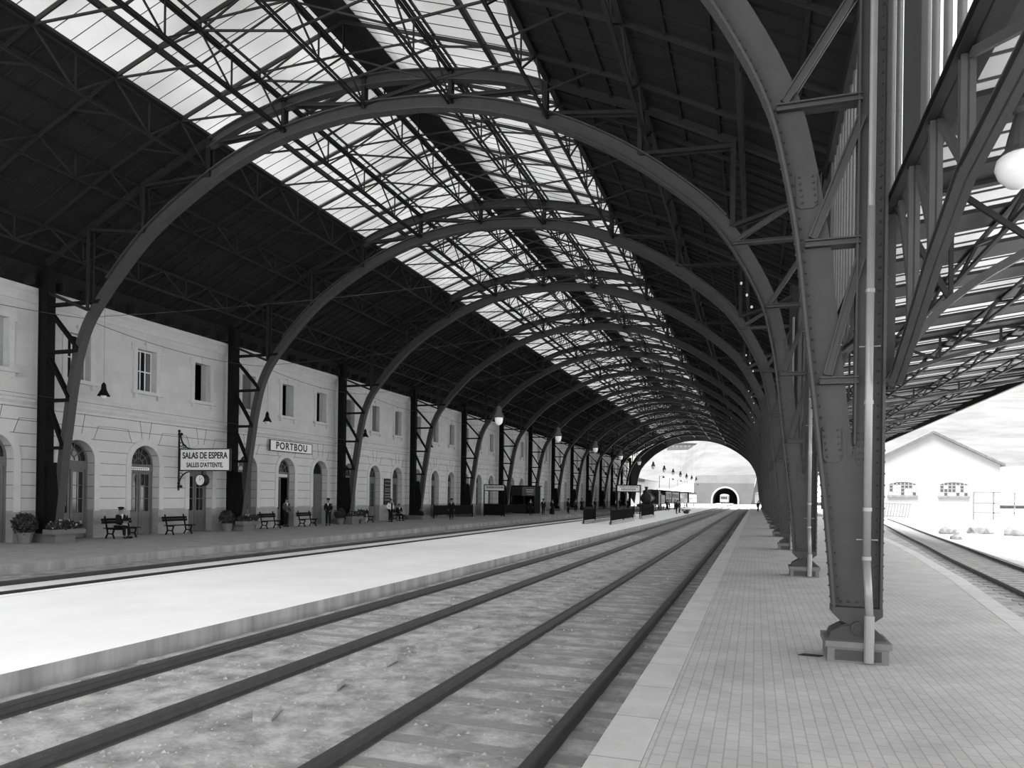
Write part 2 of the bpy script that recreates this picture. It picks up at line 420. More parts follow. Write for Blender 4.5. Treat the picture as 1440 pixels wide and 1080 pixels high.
def xat(pts, z, right=True):
    for a, b in (zip(pts[:-1], pts[1:])):
        if (a[1] - z) * (b[1] - z) <= 0 and abs(a[1] - b[1]) > 1e-6 and ((a[0] > XC) == right):
            t = (z - a[1]) / (b[1] - a[1]); return a[0] + (b[0] - a[0]) * t
UP = crom([(-6.42, 15.1), (-7.6, 15.58), (-9.4, 16.0), (-11.4, 16.28), (-12.85, 16.34), (-14.3, 16.28), (-16.2, 16.03), (-18.0, 15.6), (-19.3, 15.1)], 3)
EXTR = off(INTR, -DEP)
if zat(EXTR, XC) < zat(INTR, XC): EXTR = off(INTR, DEP)
RDIR = 1 if zat(off(INTR, 0.1), XC) > zat(INTR, XC) else -1
def ROOF(x):
    d = abs(x - XC)
    P = [(0, 17.5), (4.85, 15.85), (6.45, 15.28), (9.6, 13.92), (12.9, 12.2), (14.55, 11.32), (16.0, 10.55)]
    for a, b in zip(P[:-1], P[1:]):
        if d <= b[0]: return a[1] + (b[1] - a[1]) * (d - a[0]) / (b[0] - a[0])
    return P[-1][1]
def post(P, a, b, mat_='iron_truss', name='post', wdt=0.09, gap=0.11):
    """double flat bar member in plane Y=0"""
    m = MB(); a = Vector((a[0], 0, a[1])); b = Vector((b[0], 0, b[1]))
    for s in (-1, 1): m.bar(a + Vector((0, s * gap, 0)), b + Vector((0, s * gap, 0)), 0.03, wdt, (0, 1, 0)) if abs((b - a).normalized().y) > 0.9 else m.channel(a + Vector((0, s * gap, 0)), b + Vector((0, s * gap, 0)), 0.05, wdt, (1, 0, 0) if abs((b - a).normalized().z) > 0.9 else (0, 0, 1))
    return m.build(name, mat_, P)

def make_arch(rivets=False):
    P = empty('roof_arch', (0, AY(0), 0))
    # rib: web with inner and outer flange
    mid = off(INTR, RDIR * DEP / 2)
    m = MB(); m.sweep(mid, DEP / 2, 0.035); m.build('rib_web', 'iron', P)
    m = MB(); m.sweep(INTR, 0.018, 0.34); m.build('rib_flange', 'iron', P)
    m = MB(); m.sweep([p for p in EXTR if p[1] > 10.2], 0.018, 0.30); m.build('rib_flange', 'iron', P)
    # upper chord
    um = off(UP, 0.0)
    m = MB(); m.sweep([(p[0], p[1] - 0.17) for p in UP], 0.16, 0.035); m.sweep([(p[0], p[1]) for p in UP], 0.015, 0.30); m.sweep([(p[0], p[1] - 0.34) for p in UP], 0.015, 0.30)
    m.build('upper_chord', 'iron', P)
    nd = [-6.45, -9.65, XC, -16.05, -19.25]
    for x in nd: post(P, (x, zat(EXTR, x) - 0.2), (x, zat(UP, max(-19.29, min(-6.43, x))) - 0.1), name='post', wdt=0.12)
    dg = [(-6.45, -9.65), (-9.65, XC), (-16.05, XC), (-19.25, -16.05)]
    for a, b in dg: post(P, (a, zat(UP, max(-19.29, min(-6.43, a))) - 0.2), (b, zat(EXTR, b) - 0.05), name='diagonal', wdt=0.12)
    for sg in (1, -1):
        right = sg > 0
        X = lambda d: XC + sg * d
        col = 1.47 if right else -27.2
        n1, n2, n3 = X(6.45), X(9.4), X(12.1)
        post(P, (n1, zat(EXTR, n1)), (n1, ROOF(n1) - 0.15), name='post', wdt=0.12)
        for n in (n2, n3): post(P, (n, zat(EXTR, n) - 0.1), (n, ROOF(n) - 0.15), name='post', wdt=0.14)
        post(P, (n1, zat(EXTR, n1) - 0.1), (n2, ROOF(n2) - 0.3), name='diagonal', wdt=0.1)
        post(P, (n2, zat(EXTR, n2) - 0.1), (n3, ROOF(n3) - 0.3), name='diagonal', wdt=0.1)
        post(P, (n3, zat(EXTR, n3) - 0.1), (col - sg * 0.15, 10.6 if right else 10.0), name='diagonal', wdt=0.1)
        # principal rafter along the roof side
        m = MB(); pr_ = [(X(d), ROOF(X(d)) - 0.13) for d in (6.3, 9.6, 12.9, 14.4)]; m.sweep(pr_, 0.1, 0.06); m.sweep([(a, b - 0.11) for a, b in pr_], 0.012, 0.2)
        m.build('principal_rafter', 'iron_truss', P)
        # column
        cm = 'iron' if right else 'iron_dark'  # left members use a darker iron than the matching right ones
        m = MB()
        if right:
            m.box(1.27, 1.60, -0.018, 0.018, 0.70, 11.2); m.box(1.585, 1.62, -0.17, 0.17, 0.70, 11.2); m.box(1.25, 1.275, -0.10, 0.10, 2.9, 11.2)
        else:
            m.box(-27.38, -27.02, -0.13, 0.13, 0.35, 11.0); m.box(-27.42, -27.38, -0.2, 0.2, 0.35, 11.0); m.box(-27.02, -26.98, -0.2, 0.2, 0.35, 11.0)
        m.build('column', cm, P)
        # foot plate between rib and column
        m = MB()
        if right:
            lo = [p for p in INTR if p[0] > 0.5 and p[1] <= 2.95]; lo.sort(key=lambda p: p[1])
            pl = [(lo[0][0], 0.66)] + lo[1:] + [(1.16, 2.95), (1.165, 2.78), (1.20, 2.70), (1.245, 2.74), (1.27, 2.95), (1.60, 2.95), (1.60, 0.66)]
            m.prism(pl, 0.06, 'Y', -0.03)
        else:
            m.prism([(-27.0, 0.5), (-27.0, 3.2), (-26.6, 3.2), (-26.35, 1.2), (-26.75, 0.5)], 0.1, 'Y', -0.05)
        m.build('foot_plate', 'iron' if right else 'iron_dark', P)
        # struts and diagonals between rib and column
        zs = [3.78, 5.68, 7.62, 9.5]
        colx = 1.30 if right else -27.0
        for z in zs:
            xa = xat(INTR, z, right) + sg * 0.10
            m = MB()
            if right:
                m.channel((xa, -0.06, z), (colx, -0.06, z), 0.12, 0.10); m.channel((xa, 0.06, z), (colx, 0.06, z), 0.12, 0.10)
            else: m.bar((xa, 0, z), (colx, 0, z), 0.2, 0.12)
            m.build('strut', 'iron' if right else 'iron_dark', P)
        tops = zs[1:] + [11.0]
        for z, zt in zip(zs, tops):
            if z == 9.5 and not right: continue
            xa = xat(INTR, z, right) + sg * 0.2
            m = MB()
            for q in (-1, 1):
                m.bar((xa, q * 0.065, z + 0.1), (colx, q * 0.065, zt - 0.25), 0.012, 0.13, (1, 0, 0)) if False else m.channel((xa, q * 0.06, z + 0.08), (colx, q * 0.06, zt - 0.25), 0.07, 0.12)
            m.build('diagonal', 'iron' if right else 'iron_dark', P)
    # splice plates on the right leg
    for (cx, cz) in ((0.985, 2.92), (0.62, 6.45)):
        m = MB()
        w2 = 0.12 if cz < 4 else 0.14
        m.prism([(cx - w2, cz - .2), (cx - w2 * .6, cz - .26), (cx + w2 * .6, cz - .26), (cx + w2, cz - .2), (cx + w2 * .85, cz + .2), (cx + w2 * .4, cz + .25), (cx - w2 * .7, cz + .25), (cx - w2 * 1.1, cz + .2)], 0.02, 'Y', -0.05 if cz < 4 else -0.04)
        pl = m.build('splice_plate', 'iron', P)
        if rivets:
            m = MB()
            for r in range(5):
                for s in (-1, 1): m.lathe([(0.018, 0), (0.015, -0.012), (0.004, -0.018)], (cx + s * 0.085 - (r - 2) * 0.012, -0.05, cz - .18 + r * 0.09), 8, 'Y')
            m.build('rivets', 'iron', pl, kind='stuff')
    m = MB(); m.prism([(1.285, 2.66), (1.32, 2.62), (1.38, 2.62), (1.41, 2.68), (1.41, 3.16), (1.285, 3.16)], 0.02, 'Y', -0.05); pl = m.build('splice_plate', 'iron', P)
    if rivets:
        m = MB()
        for r in range(5):
            for s in (1.315, 1.38): m.lathe([(0.018, 0), (0.015, -0.012), (0.004, -0.018)], (s, -0.05, 2.7 + r * 0.09), 8, 'Y')
        m.build('rivets', 'iron', pl, kind='stuff')
        # rivet rows along both flanges of the right leg
        m = MB(); z = 0.8
        while z < 9.3:
            x = xat(INTR, z, True)
            m.lathe([(0.019, 0), (0.016, -0.013), (0.004, -0.02)], (x + 0.075, -0.02, z), 8, 'Y')
            if z < 11: m.lathe([(0.019, 0), (0.016, -0.013), (0.004, -0.02)], (1.545, -0.02, z), 8, 'Y')
            for s in (-0.12, 0.12):
                m.lathe([(0.017, 0), (0.014, 0.011), (0.004, 0.017)], (1.62, s, z), 8, 'X'); m.lathe([(0.017, 0), (0.014, -0.011), (0.004, -0.017)], (x - 0.018, s, z), 8, 'X')
            z += 0.155
        for x in (1.12, 1.22, 1.32, 1.42, 1.5): m.lathe([(0.019, 0), (0.016, -0.013), (0.004, -0.02)], (x, -0.035, 0.76), 8, 'Y')
        m.build('rivets', 'iron', P, kind='stuff')
        # flange angles beside the web
    # cast shoe and pin on the right, boot on the left
    m = MB(); m.prism([(1.0, 0.70), (1.0, 0.62), (1.10, 0.52), (1.24, 0.46), (1.40, 0.46), (1.52, 0.52), (1.62, 0.6), (1.62, 0.70)], 0.40, 'Y', -0.20)
    m.build('rocker_shoe', 'iron', P)
    m = MB(); m.tube((1.31, -0.27, 0.44), (1.31, 0.27, 0.44), 0.085, 16); m.tube((1.31, -0.29, 0.44), (1.31, -0.26, 0.44), 0.05, 12); m.build('hinge_pin', 'iron', P, smooth=False)
    m = MB(); m.prism([(0.98, 0.28), (1.02, 0.38), (1.12, 0.46), (1.24, 0.50), (1.40, 0.50), (1.5, 0.45), (1.6, 0.36), (1.64, 0.28)], 0.34, 'Y', -0.17)
    for q in (-1, 1): m.prism([(0.96, 0.28), (0.99, 0.37), (1.1, 0.44), (1.22, 0.47), (1.40, 0.47), (1.52, 0.42), (1.62, 0.34), (1.66, 0.28)], 0.03, 'Y', q * 0.20 - 0.015)
    m.build('bearing_block', 'iron', P)
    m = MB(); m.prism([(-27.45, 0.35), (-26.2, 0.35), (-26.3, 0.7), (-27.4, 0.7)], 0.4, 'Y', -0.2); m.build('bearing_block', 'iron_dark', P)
    # down pipe on the camera side of the right column
    m = MB(); px = 1.405; r = 0.05
    m.tube((px, -0.26, 6.05), (px, -0.26, 1.35), r, 12); m.tube((px, -0.26, 1.35), (px + 0.02, -0.44, 0.62), r, 12)
    m.build('downpipe', 'pipe', P, smooth=True)
    m = MB(); m.tube((px + 0.02, -0.44, 0.64), (px + 0.02, -0.44, 0.03), r + 0.012, 12)
    for z in (1.35, 2.0, 3.42, 4.9): m.tube((px, -0.26, z), (px, -0.26, z + 0.05), r + 0.008, 12)
    m.bar((px - .12, -0.2, 1.62), (px + .14, -0.2, 1.62), 0.02, 0.012); m.bar((px - .12, -0.2, 4.2), (px + .14, -0.2, 4.2), 0.02, 0.012)
    m.build('pipe_sleeve', 'pipe', P, smooth=False)
    m = MB(); m.tube((px, -0.26, 6.0), (px, -0.26, 9.8), r * 0.9, 12); m.build('downpipe', 'pipe', P)
    return P

a_near = make_arch(True)
tag(a_near, 'nearest riveted iron roof arch, its great tapering leg filling the right foreground', 'roof arch', 'iron roof arches')
a_far = make_arch(False); a_far.location = (0, AY(2), 0); KF = KIDS(a_far); KN = KIDS(a_near)
tag(a_far, 'third riveted iron roof arch counting from the camera, spanning from building to right platform', 'roof arch', 'iron roof arches')
o = copy_tree(a_near, (0, AY(1), 0), 'second riveted iron roof arch from the camera, crossing the whole skylight above the near bench', 'iron roof arches', kids=KN)
for k in range(3, NA):
    copy_tree(a_far, (0, AY(k), 0), '%s iron roof arch counting from the camera towards the tunnel' % ORD[k], 'iron roof arches', kids=KF)

# end portal arch: broad dark plate arch
m = MB(); P = empty('portal_arch', (0, YEND, 0), 0, 'broad dark plated end arch framing the sunlit hill and tunnel', 'roof arch')
n = len(INTR); inn = off(INTR, -RDIR * 0.25); out_ = off(INTR, RDIR * 1.1)
m.sweep(inn, 0.03, 0.5)
def _o(p):
    x = max(-27.7, min(1.6, XC + (p[0] - XC) * 1.13)); return (x, max(p[1], min(ROOF(x) - .12, p[1] + 2.4)))
for a_, b_ in zip(inn[:-1], inn[1:]): m.prism([a_, b_, _o(b_), _o(a_)], 0.08, 'Y', -0.04)
m.build('rib_web', 'iron', P)
m = MB(); m.box(-27.5, -27.0, -0.2, 0.2, 0, 11); m.box(1.2, 1.7, -0.2, 0.2, 0, 11); m.build('column', 'iron_dark', P)

# stone pedestals under each right leg
def pedestal():
    m = MB(); m.box(0.93, 1.67, -0.40, 0.36, 0, 0.20)
    m.prism([(0.90, -0.43), (1.70, -0.43), (1.70, 0.39), (0.90, 0.39)], 0.08, 'Z', 0.20)
    p = empty('column_pedestal', (0, 0, 0)); m.build('block', 'ped', p)
    m = MB(); m.box(1.02, 1.58, -0.405, -0.398, 0.03, 0.17); m.build('panel', 'iron', p)
    return p
pp = pedestal()
for k in range(NA):
    lab = ('%s iron pedestal block under the right hand arch legs, counting from the camera' % ORD[k])
    o = pp if k == 0 else copy_tree(pp)
    o.location = (0, AY(k), 0); tag(o, lab, 'pedestal', 'pedestals under the right hand legs')

# ------------------------------------------------------------------ longitudinal girders
def girder(x, zb, zt, n=8, double=False, top=0.09):
    P = empty('lattice_girder', (x, 0, zb)); h = zt - zb
    ys = [BAY * i / n for i in range(n + 1)]
    for nm, z, t in (('bottom_chord', 0, 0.07), ('top_chord', h, top)):
        m = MB()
        for s in ((-0.07, 0.07) if double else (0,)): m.channel((s, 0.01, z), (s, BAY - 0.01, z), t * 0.8 if double else t * 1.3, t)
        m.build(nm, 'iron_truss', P)
    m = MB()
    for i in range(n):
        za, zb_ = (0, h) if i % 2 == 0 else (h, 0)
        m.bar((0, ys[i], za), (0, ys[i + 1], zb_), 0.05, 0.05)
    for i in (0, 2, 4, 6): m.bar((0, ys[i] + (0.001 if i else 0.05), 0), (0, ys[i] + (0.001 if i else 0.05), h), 0.045, 0.045)
    m.build('lattice', 'iron_truss', P)
    return P
lines = [(-19.35, 13.97, 15.12, False, 'lattice girder under the left edge of the skylight'),
         (-22.55, 12.93, 13.78, False, 'lattice girder halfway down the dark left roof slope'),
         (-25.4, 11.1, 11.98, False, 'lattice girder low on the left roof slope above the cornice'),
         (-6.35, 13.97, 15.12, False, 'lattice girder under the right edge of the skylight'),
         (-3.3, 12.93, 13.78, False, 'lattice girder halfway down the dark right roof slope'),
         (-0.5, 11.3, 12.2, False, 'lattice girder low on the right roof slope above the column legs'),
         (-16.05, 14.95, 16.0, True, 'double lattice girder left of the ridge under the glass'),
         (XC, 15.35, 16.3, True, 'double lattice girder under the dark ridge strip'),
         (-9.65, 14.95, 16.0, True, 'double lattice girder right of the ridge under the glass')]
for x, zb, zt, db, nm in lines:
    g0 = girder(x, zb, zt, 8, db); kd = KIDS(g0)
    for k in range(NA):
        o = g0 if k == 0 else copy_tree(g0, kids=kd)
        o.location = (x, AY(k), zb)
        tag(o, '%s, %s bay' % (nm, ORD[k]), 'girder', 'longitudinal roof girders')
# rafters with their small trussing
def rafter():
    P = empty('roof_rafter', (0, 0, 0))
    ds = [0, 4.85, 6.45, 9.6, 12.9, 14.5]
    for sg in (-1, 1):
        m = MB(); m.sweep([(XC + sg * d, ROOF(XC + sg * d) - 0.12) for d in ds], 0.055, 0.05); m.build('rafter_bar', 'iron_truss', P)
        m = MB()
        xg = XC + sg * 3.2
        m.bar((xg, 0, 16.0), (xg, 0, ROOF(xg) - 0.15), 0.04, 0.06)
        m.bar((XC, 0, 16.3), (XC, 0, 17.3), 0.04, 0.06)
        m.bar((XC, 0, 16.3), (xg, 0, ROOF(xg) - 0.15), 0.04, 0.06)
        m.bar((xg, 0, 16.0), (XC + sg * 1.5, 0, ROOF(XC + 1.5) - 0.15), 0.04, 0.06)
        m.bar((xg, 0, 16.0), (XC + sg * 4.9, 0, ROOF(XC + 4.9) - 0.15), 0.04, 0.06)
        m.bar((xg, 0, 14.97), (XC + sg * 6.5, 0, 15.1), 0.05, 0.06)
        m.bar((xg, 0, 16.0), (XC, 0, 15.4), 0.05, 0.06)
        m.bar((xg, 0, 14.97), (XC, 0, 16.25), 0.04, 0.05)
        m.bar((XC + sg * 6.5, 0, 13.97), (XC + sg * 8.2, 0, ROOF(XC + 8.2) - 0.15), 0.04, 0.05)
        m.build('truss_bars', 'iron_truss', P)
    return P
r0 = rafter(); rk = KIDS(r0); first = True
for k in range(NA):
    for j in (1, 3, 5, 7):
        o = r0 if first else copy_tree(r0, kids=rk); first = False
        o.location = (0, AY(k) + BAY * j / 8, 0)
        tag(o, '%s light trussed rafter within the %s bay of the roof from the camera' % (ORD[j // 2], ORD[k]), 'rafter', 'light rafters under the skylight and roof boards')

# roof skins
for nm, sg in (('ceiling_left', -1), ('ceiling_right', 1)):
    m = MB(); ds = [6.47, 9.6, 12.9, 14.6 if sg > 0 else 15.6]
    for a, b in zip(ds[:-1], ds[1:]):
        za, zb = ROOF(XC + a) + 0.0, ROOF(XC + b) + 0.0
        pts = [(XC + sg * a, za), (XC + sg * b, zb), (XC + sg * b, zb + 0.06), (XC + sg * a, za + 0.06)]
        m.prism(pts, YEND + 6.3, 'Y', -6.0)
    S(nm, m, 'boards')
    m = MB(); Y = -0.15
    while Y < 110:      # battens seen as fine lines on the board underside
        for a, b in zip(ds[:-1], ds[1:]): m.bar((XC + sg * a, Y, ROOF(XC + a) - 0.03), (XC + sg * b, Y, ROOF(XC + b) - 0.03), 0.05, 0.06)
        Y += BAY / 16
    for d in (7.5, 8.5, 10.6, 11.7, 13.7): m.bar((XC + sg * d, AY(0), ROOF(XC + d) - 0.05), (XC + sg * d, YEND, ROOF(XC + d) - 0.05), 0.09, 0.1)
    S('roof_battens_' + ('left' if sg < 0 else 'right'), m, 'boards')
wi = 1
for sg in (-1, 1):
    m = MB(); ds = [0.55, 4.85, 6.47]
    for a, b in zip(ds[:-1], ds[1:]):
        za, zb = ROOF(XC + a), ROOF(XC + b)
        m.prism([(XC + sg * a, za), (XC + sg * b, zb), (XC + sg * b, zb + 0.012), (XC + sg * a, za + 0.012)], YEND + 6.0, 'Y', -6.0)
    wn = S('window_%d' % wi, m, 'glass_roof'); wi += 1
    m = MB(); Y = -6.0
    while Y < YEND:
        for a, b in zip(ds[:-1], ds[1:]): m.bar((XC + sg * a, Y, ROOF(XC + a) - 0.015), (XC + sg * b, Y, ROOF(XC + b) - 0.015), 0.014, 0.02)
        Y += BAY / 20
    m.build('glazing_bars', 'iron', wn)
    m = MB(); m.bar((XC + sg * 4.85, AY(0), ROOF(XC + 4.85) - 0.09), (XC + sg * 4.85, YEND, ROOF(XC + 4.85) - 0.09), 0.14, 0.16)
    m.bar((XC + sg * 3.2, AY(0), ROOF(XC + 3.2) - 0.05), (XC + sg * 3.2, YEND, ROOF(XC + 3.2) - 0.05), 0.06, 0.08)
    m.bar((XC + sg * 6.45, AY(0), ROOF(XC + 6.45) - 0.05), (XC + sg * 6.45, YEND, ROOF(XC + 6.45) - 0.05), 0.2, 0.1)
    m.build('purlin', 'iron_truss', wn)
m = MB(); m.prism([(XC - 0.6, 17.27), (XC, 17.45), (XC + 0.6, 17.27), (XC + 0.6, 17.6), (XC, 17.8), (XC - 0.6, 17.6)], YEND + 6.0, 'Y', -6.0); S('ceiling', m, 'boards')

# ------------------------------------------------------------------ clerestory and canopy on the right
m = MB(); Y = Y0 - 0.5
m.box(1.80, 1.815, Y0 - 0.5, YEND, 6.3, 10.9); wn = S('window_%d' % wi, m, 'glass_side'); wi += 1
m = MB(); Y = Y0 - 0.5
while Y < YEND:
    m.box(1.77, 1.85, Y, Y + 0.035, 6.2, 11.0); Y += BAY / 20
m.build('glazing_bars', 'iron', wn)
m = MB()
for k in range(-1, NA): m.box(1.74, 1.84, AY(k) - 1.5, AY(k) - 0.4, 6.3, 10.9)
S('trim_12', m, 'iron')
m = MB(); m.box(1.66, 1.92, Y0 - 0.5, YEND, 6.1, 6.3); m.box(1.66, 1.92, Y0 - 0.5, YEND, 10.9, 11.3); S('trim_5', m, 'iron_truss')
# longitudinal girder with raking lower chord between the legs
def deep_girder():
    P = empty('side_girder', (1.72, 0, 0)); L = BAY
    low = [(0.25, 3.72), (1.3, 4.15), (2.4, 4.65), (3.6, 5.05), (L / 2, 5.25), (L - 3.6, 5.05), (L - 2.4, 4.65), (L - 1.3, 4.15), (L - 0.25, 3.72)]
    m = MB()
    for a, b in zip(low[:-1], low[1:]): m.channel((0, a[0], a[1]), (0, b[0], b[1]), 0.16, 0.12)
    m.build('bottom_chord', 'iron', P)
    m = MB(); m.channel((0, 0.1, 6.15), (0, L - 0.1, 6.15), 0.2, 0.14); m.build('top_chord', 'iron_truss', P)
    for i, p in enumerate(low[:-1]):
        m = MB(); m.channel((0, p[0], p[1]), (0, p[0], 6.1), 0.12, 0.1, (0, 1, 0)); m.build('post', 'iron', P)
    for i in range(len(low) - 1):
        a, b = low[i], low[i + 1]
        m = MB()
        if i < 4: m.bar((0.03, a[0], 6.1), (0.03, b[0], b[1]), 0.06, 0.08)
        else: m.bar((0.03, a[0], a[1]), (0.03, b[0], 6.1), 0.06, 0.08)
        m.build('diagonal', 'iron', P)
    return P
d0 = deep_girder(); dk = KIDS(d0)
for k in range(-1, NA):
    o = d0 if k == -1 else copy_tree(d0, kids=dk)
    o.location = (1.72, AY(k), 0)
    tag(o, 'raking iron girder joining two right hand legs below side glazing, %s from camera' % ORD[k + 1], 'girder', 'side girders between the right hand legs')
# canopy brackets
CT = lambda x: 6.2 + (x - 1.8) * 0.125
def bracket():
    P = empty('canopy_bracket', (0, 0, 0))
    low = crom([(1.66, 3.72), (1.95, 4.25), (2.4, 4.8), (3.2, 5.33), (4.4, 5.85), (6.0, 6.25), (8.0, 6.6), (10.0, 6.95)], 3)
    m = MB(); m.sweep(low, 0.05, 0.16); m.build('bottom_chord', 'iron', P)
    m = MB(); m.sweep([(1.66, CT(1.66)), (10.2, CT(10.2))], 0.06, 0.14); m.build('top_chord', 'iron_truss', P)
    xs = [2.4, 3.4, 4.6, 6.0, 7.6]
    m = MB()
    for x in xs: m.bar((x, 0, zat(low, x)), (x, 0, CT(x)), 0.05, 0.06)
    m.build('post', 'iron_truss', P)
    m = MB(); q = [1.7] + xs
    for a, b in zip(q[:-1], q[1:]): m.bar((a, 0, CT(a)), (b, 0, zat(low, b)), 0.05, 0.07)
    m.build('diagonal', 'iron_truss', P)
    return P
b0 = bracket(); bk = KIDS(b0)
for k in range(0, NA):
    o = b0 if k == 0 else copy_tree(b0, kids=bk)
    o.location = (0, AY(k), 0)
    tag(o, 'curved iron bracket carrying the side canopy over the right platform, %s from the camera' % ORD[k], 'canopy bracket', 'brackets of the side canopy')
# canopy cross beams, purlins, glass
m = MB(); m.prism([(8.9, CT(8.9) + .12), (10.4, CT(10.4) + .1), (10.4, CT(10.4) + .25), (8.9, CT(8.9) + .2)], YEND - Y0, 'Y', Y0); m.box(10.3, 10.4, Y0, YEND, CT(10) - 0.2, CT(10) + 0.25); S('trim_6', m, 'iron_truss')
m = MB(); m.prism([(1.7, CT(1.7) + 0.07), (8.9, CT(8.9) + 0.07), (8.9, CT(8.9) + 0.08), (1.7, CT(1.7) + 0.08)], YEND - Y0, 'Y', Y0)
cw = S('window_%d' % wi, m, 'glass_canopy'); wi += 1
m = MB(); Y = Y0
while Y < YEND: m.bar((1.7, Y, CT(1.7) + 0.055), (8.9, Y, CT(8.9) + 0.055), 0.02, 0.025); Y += BAY / 24
m.build('glazing_bars', 'iron', cw)
def cbeam():
    P = empty('canopy_beam', (0, 0, 0)); m = MB(); m.bar((1.7, 0, CT(1.7) + 0.02), (10.2, 0, CT(10.2) + 0.02), 0.82, 0.06); m.build('beam', 'iron_truss', P)
    return P
c0 = cbeam(); ck = KIDS(c0); i = 0; Y = Y0 + 0.6
n_c = int((YEND - Y0) / (BAY / 6))
for i in range(n_c):
    o = c0 if i == 0 else copy_tree(c0, kids=ck)
    o.location = (0, Y0 + 0.6 + i * BAY / 6, 0)
    tag(o, 'dark cross beam between glazed strips of the side canopy', 'canopy beam', 'cross beams of the side canopy')
pk = None
for x in (3.4, 5.0, 6.6, 8.2):
    P = empty('canopy_purlin', (x, 0, 0)); h = 0.26; z1 = CT(x) - 0.02; z0 = z1 - h
    m = MB(); m.bar((0, Y0, z0), (0, YEND, z0), 0.06, 0.06); m.bar((0, Y0, z1), (0, YEND, z1), 0.06, 0.06)
    m.build('chords', 'iron_truss', P); m = MB(); Y = Y0; s = BAY / 9; q = 0
    while Y < YEND - s: m.bar((0, Y, z0 if q % 2 else z1), (0, Y + s, z1 if q % 2 else z0), 0.05, 0.05); Y += s; q += 1
    m.build('lattice', 'iron_truss', P)
    tag(P, 'long zigzag purlin under the side canopy, %s outward from the columns' % ORD[int((x - 3.4) / 1.6 + 0.1)], 'purlin', 'purlins of the side canopy')
# ------------------------------------------------------------------ station building
WX = -27.8; RD = 0.42
DW, DSP, DTOP = 0.85, 3.42, 4.27
WWD = 0.575; WZ0, WZ1 = 6.85, 8.82
def opens():
    for k in range(-1, 14):
        for j in range(3):
            y = AY(k) + 2.0 + 3.72 * j
            if y > 6: yield k, j, y
OP = list(opens())
YB0, YB1 = 5.0, YEND + 2
lo, up_, pl = MB(), MB(), MB()
def wallq(mb, y0, y1, z0, z1): mb.quad((WX, y0, z0), (WX, y1, z0), (WX, y1, z1), (WX, y0, z1))
NA_ = 14
prev = YB0
for k, j, y in OP:
    a, b = y - DW, y + DW
    wallq(pl, prev, a, 0, 1.2); wallq(lo, prev, a, 1.2, 5.5)
    arc = [(y - DW * math.cos(math.pi * i / NA_), DSP + DW * math.sin(math.pi * i / NA_)) for i in range(NA_ + 1)]
    for p, q in zip(arc[:-1], arc[1:]):
        lo.quad((WX, p[0], p[1]), (WX, q[0], q[1]), (WX, q[0], 5.5), (WX, p[0], 5.5))
        lo.quad((WX, p[0], p[1]), (WX, q[0], q[1]), (WX - RD, q[0], q[1]), (WX - RD, p[0], p[1]))
    for yy in (a, b):
        pl.quad((WX, yy, 0), (WX - RD, yy, 0), (WX - RD, yy, 1.2), (WX, yy, 1.2)); lo.quad((WX, yy, 1.2), (WX - RD, yy, 1.2), (WX - RD, yy, DSP), (WX, yy, DSP))
    wa, wb = y - WWD, y + WWD
    prev = b
prev = YB0
for k, j, y in OP:
    wa, wb = y - WWD, y + WWD
    wallq(up_, prev, wa, 5.5, 10.9); wallq(up_, wa, wb, 5.5, WZ0); wallq(up_, wa, wb, WZ1, 10.9)
    for yy in (wa, wb): up_.quad((WX, yy, WZ0), (WX - 0.35, yy, WZ0), (WX - 0.35, yy, WZ1), (WX, yy, WZ1))
    for zz in (WZ0, WZ1): up_.quad((WX, wa, zz), (WX - 0.35, wa, zz), (WX - 0.35, wb, zz), (WX, wb, zz))
    prev = wb
wallq(up_, prev, YB1, 5.5, 10.9); prev = OP[-1][2] + DW; wallq(pl, prev, YB1, 0, 1.2); wallq(lo, prev, YB1, 1.2, 5.5)
S('wall_left', lo, 'stone_rust'); S('wall_left_upper', up_, 'stone'); S('wall_left_plinth', pl, 'stone_dark')
g = MB(); g.box(WX - 6, WX - 1.06, YB0, YB1, 0, 10.9); g.box(WX - 1.06, WX - .01, YB0, YB1, 10.6, 10.9); g.box(WX - 6, WX + 0.01, YB1, YB1 + 0.3, 0, 10.9); S('wall_back_infill', g, 'dark')  # unseen dark infill; its cap added to stop sky light leaking behind openings
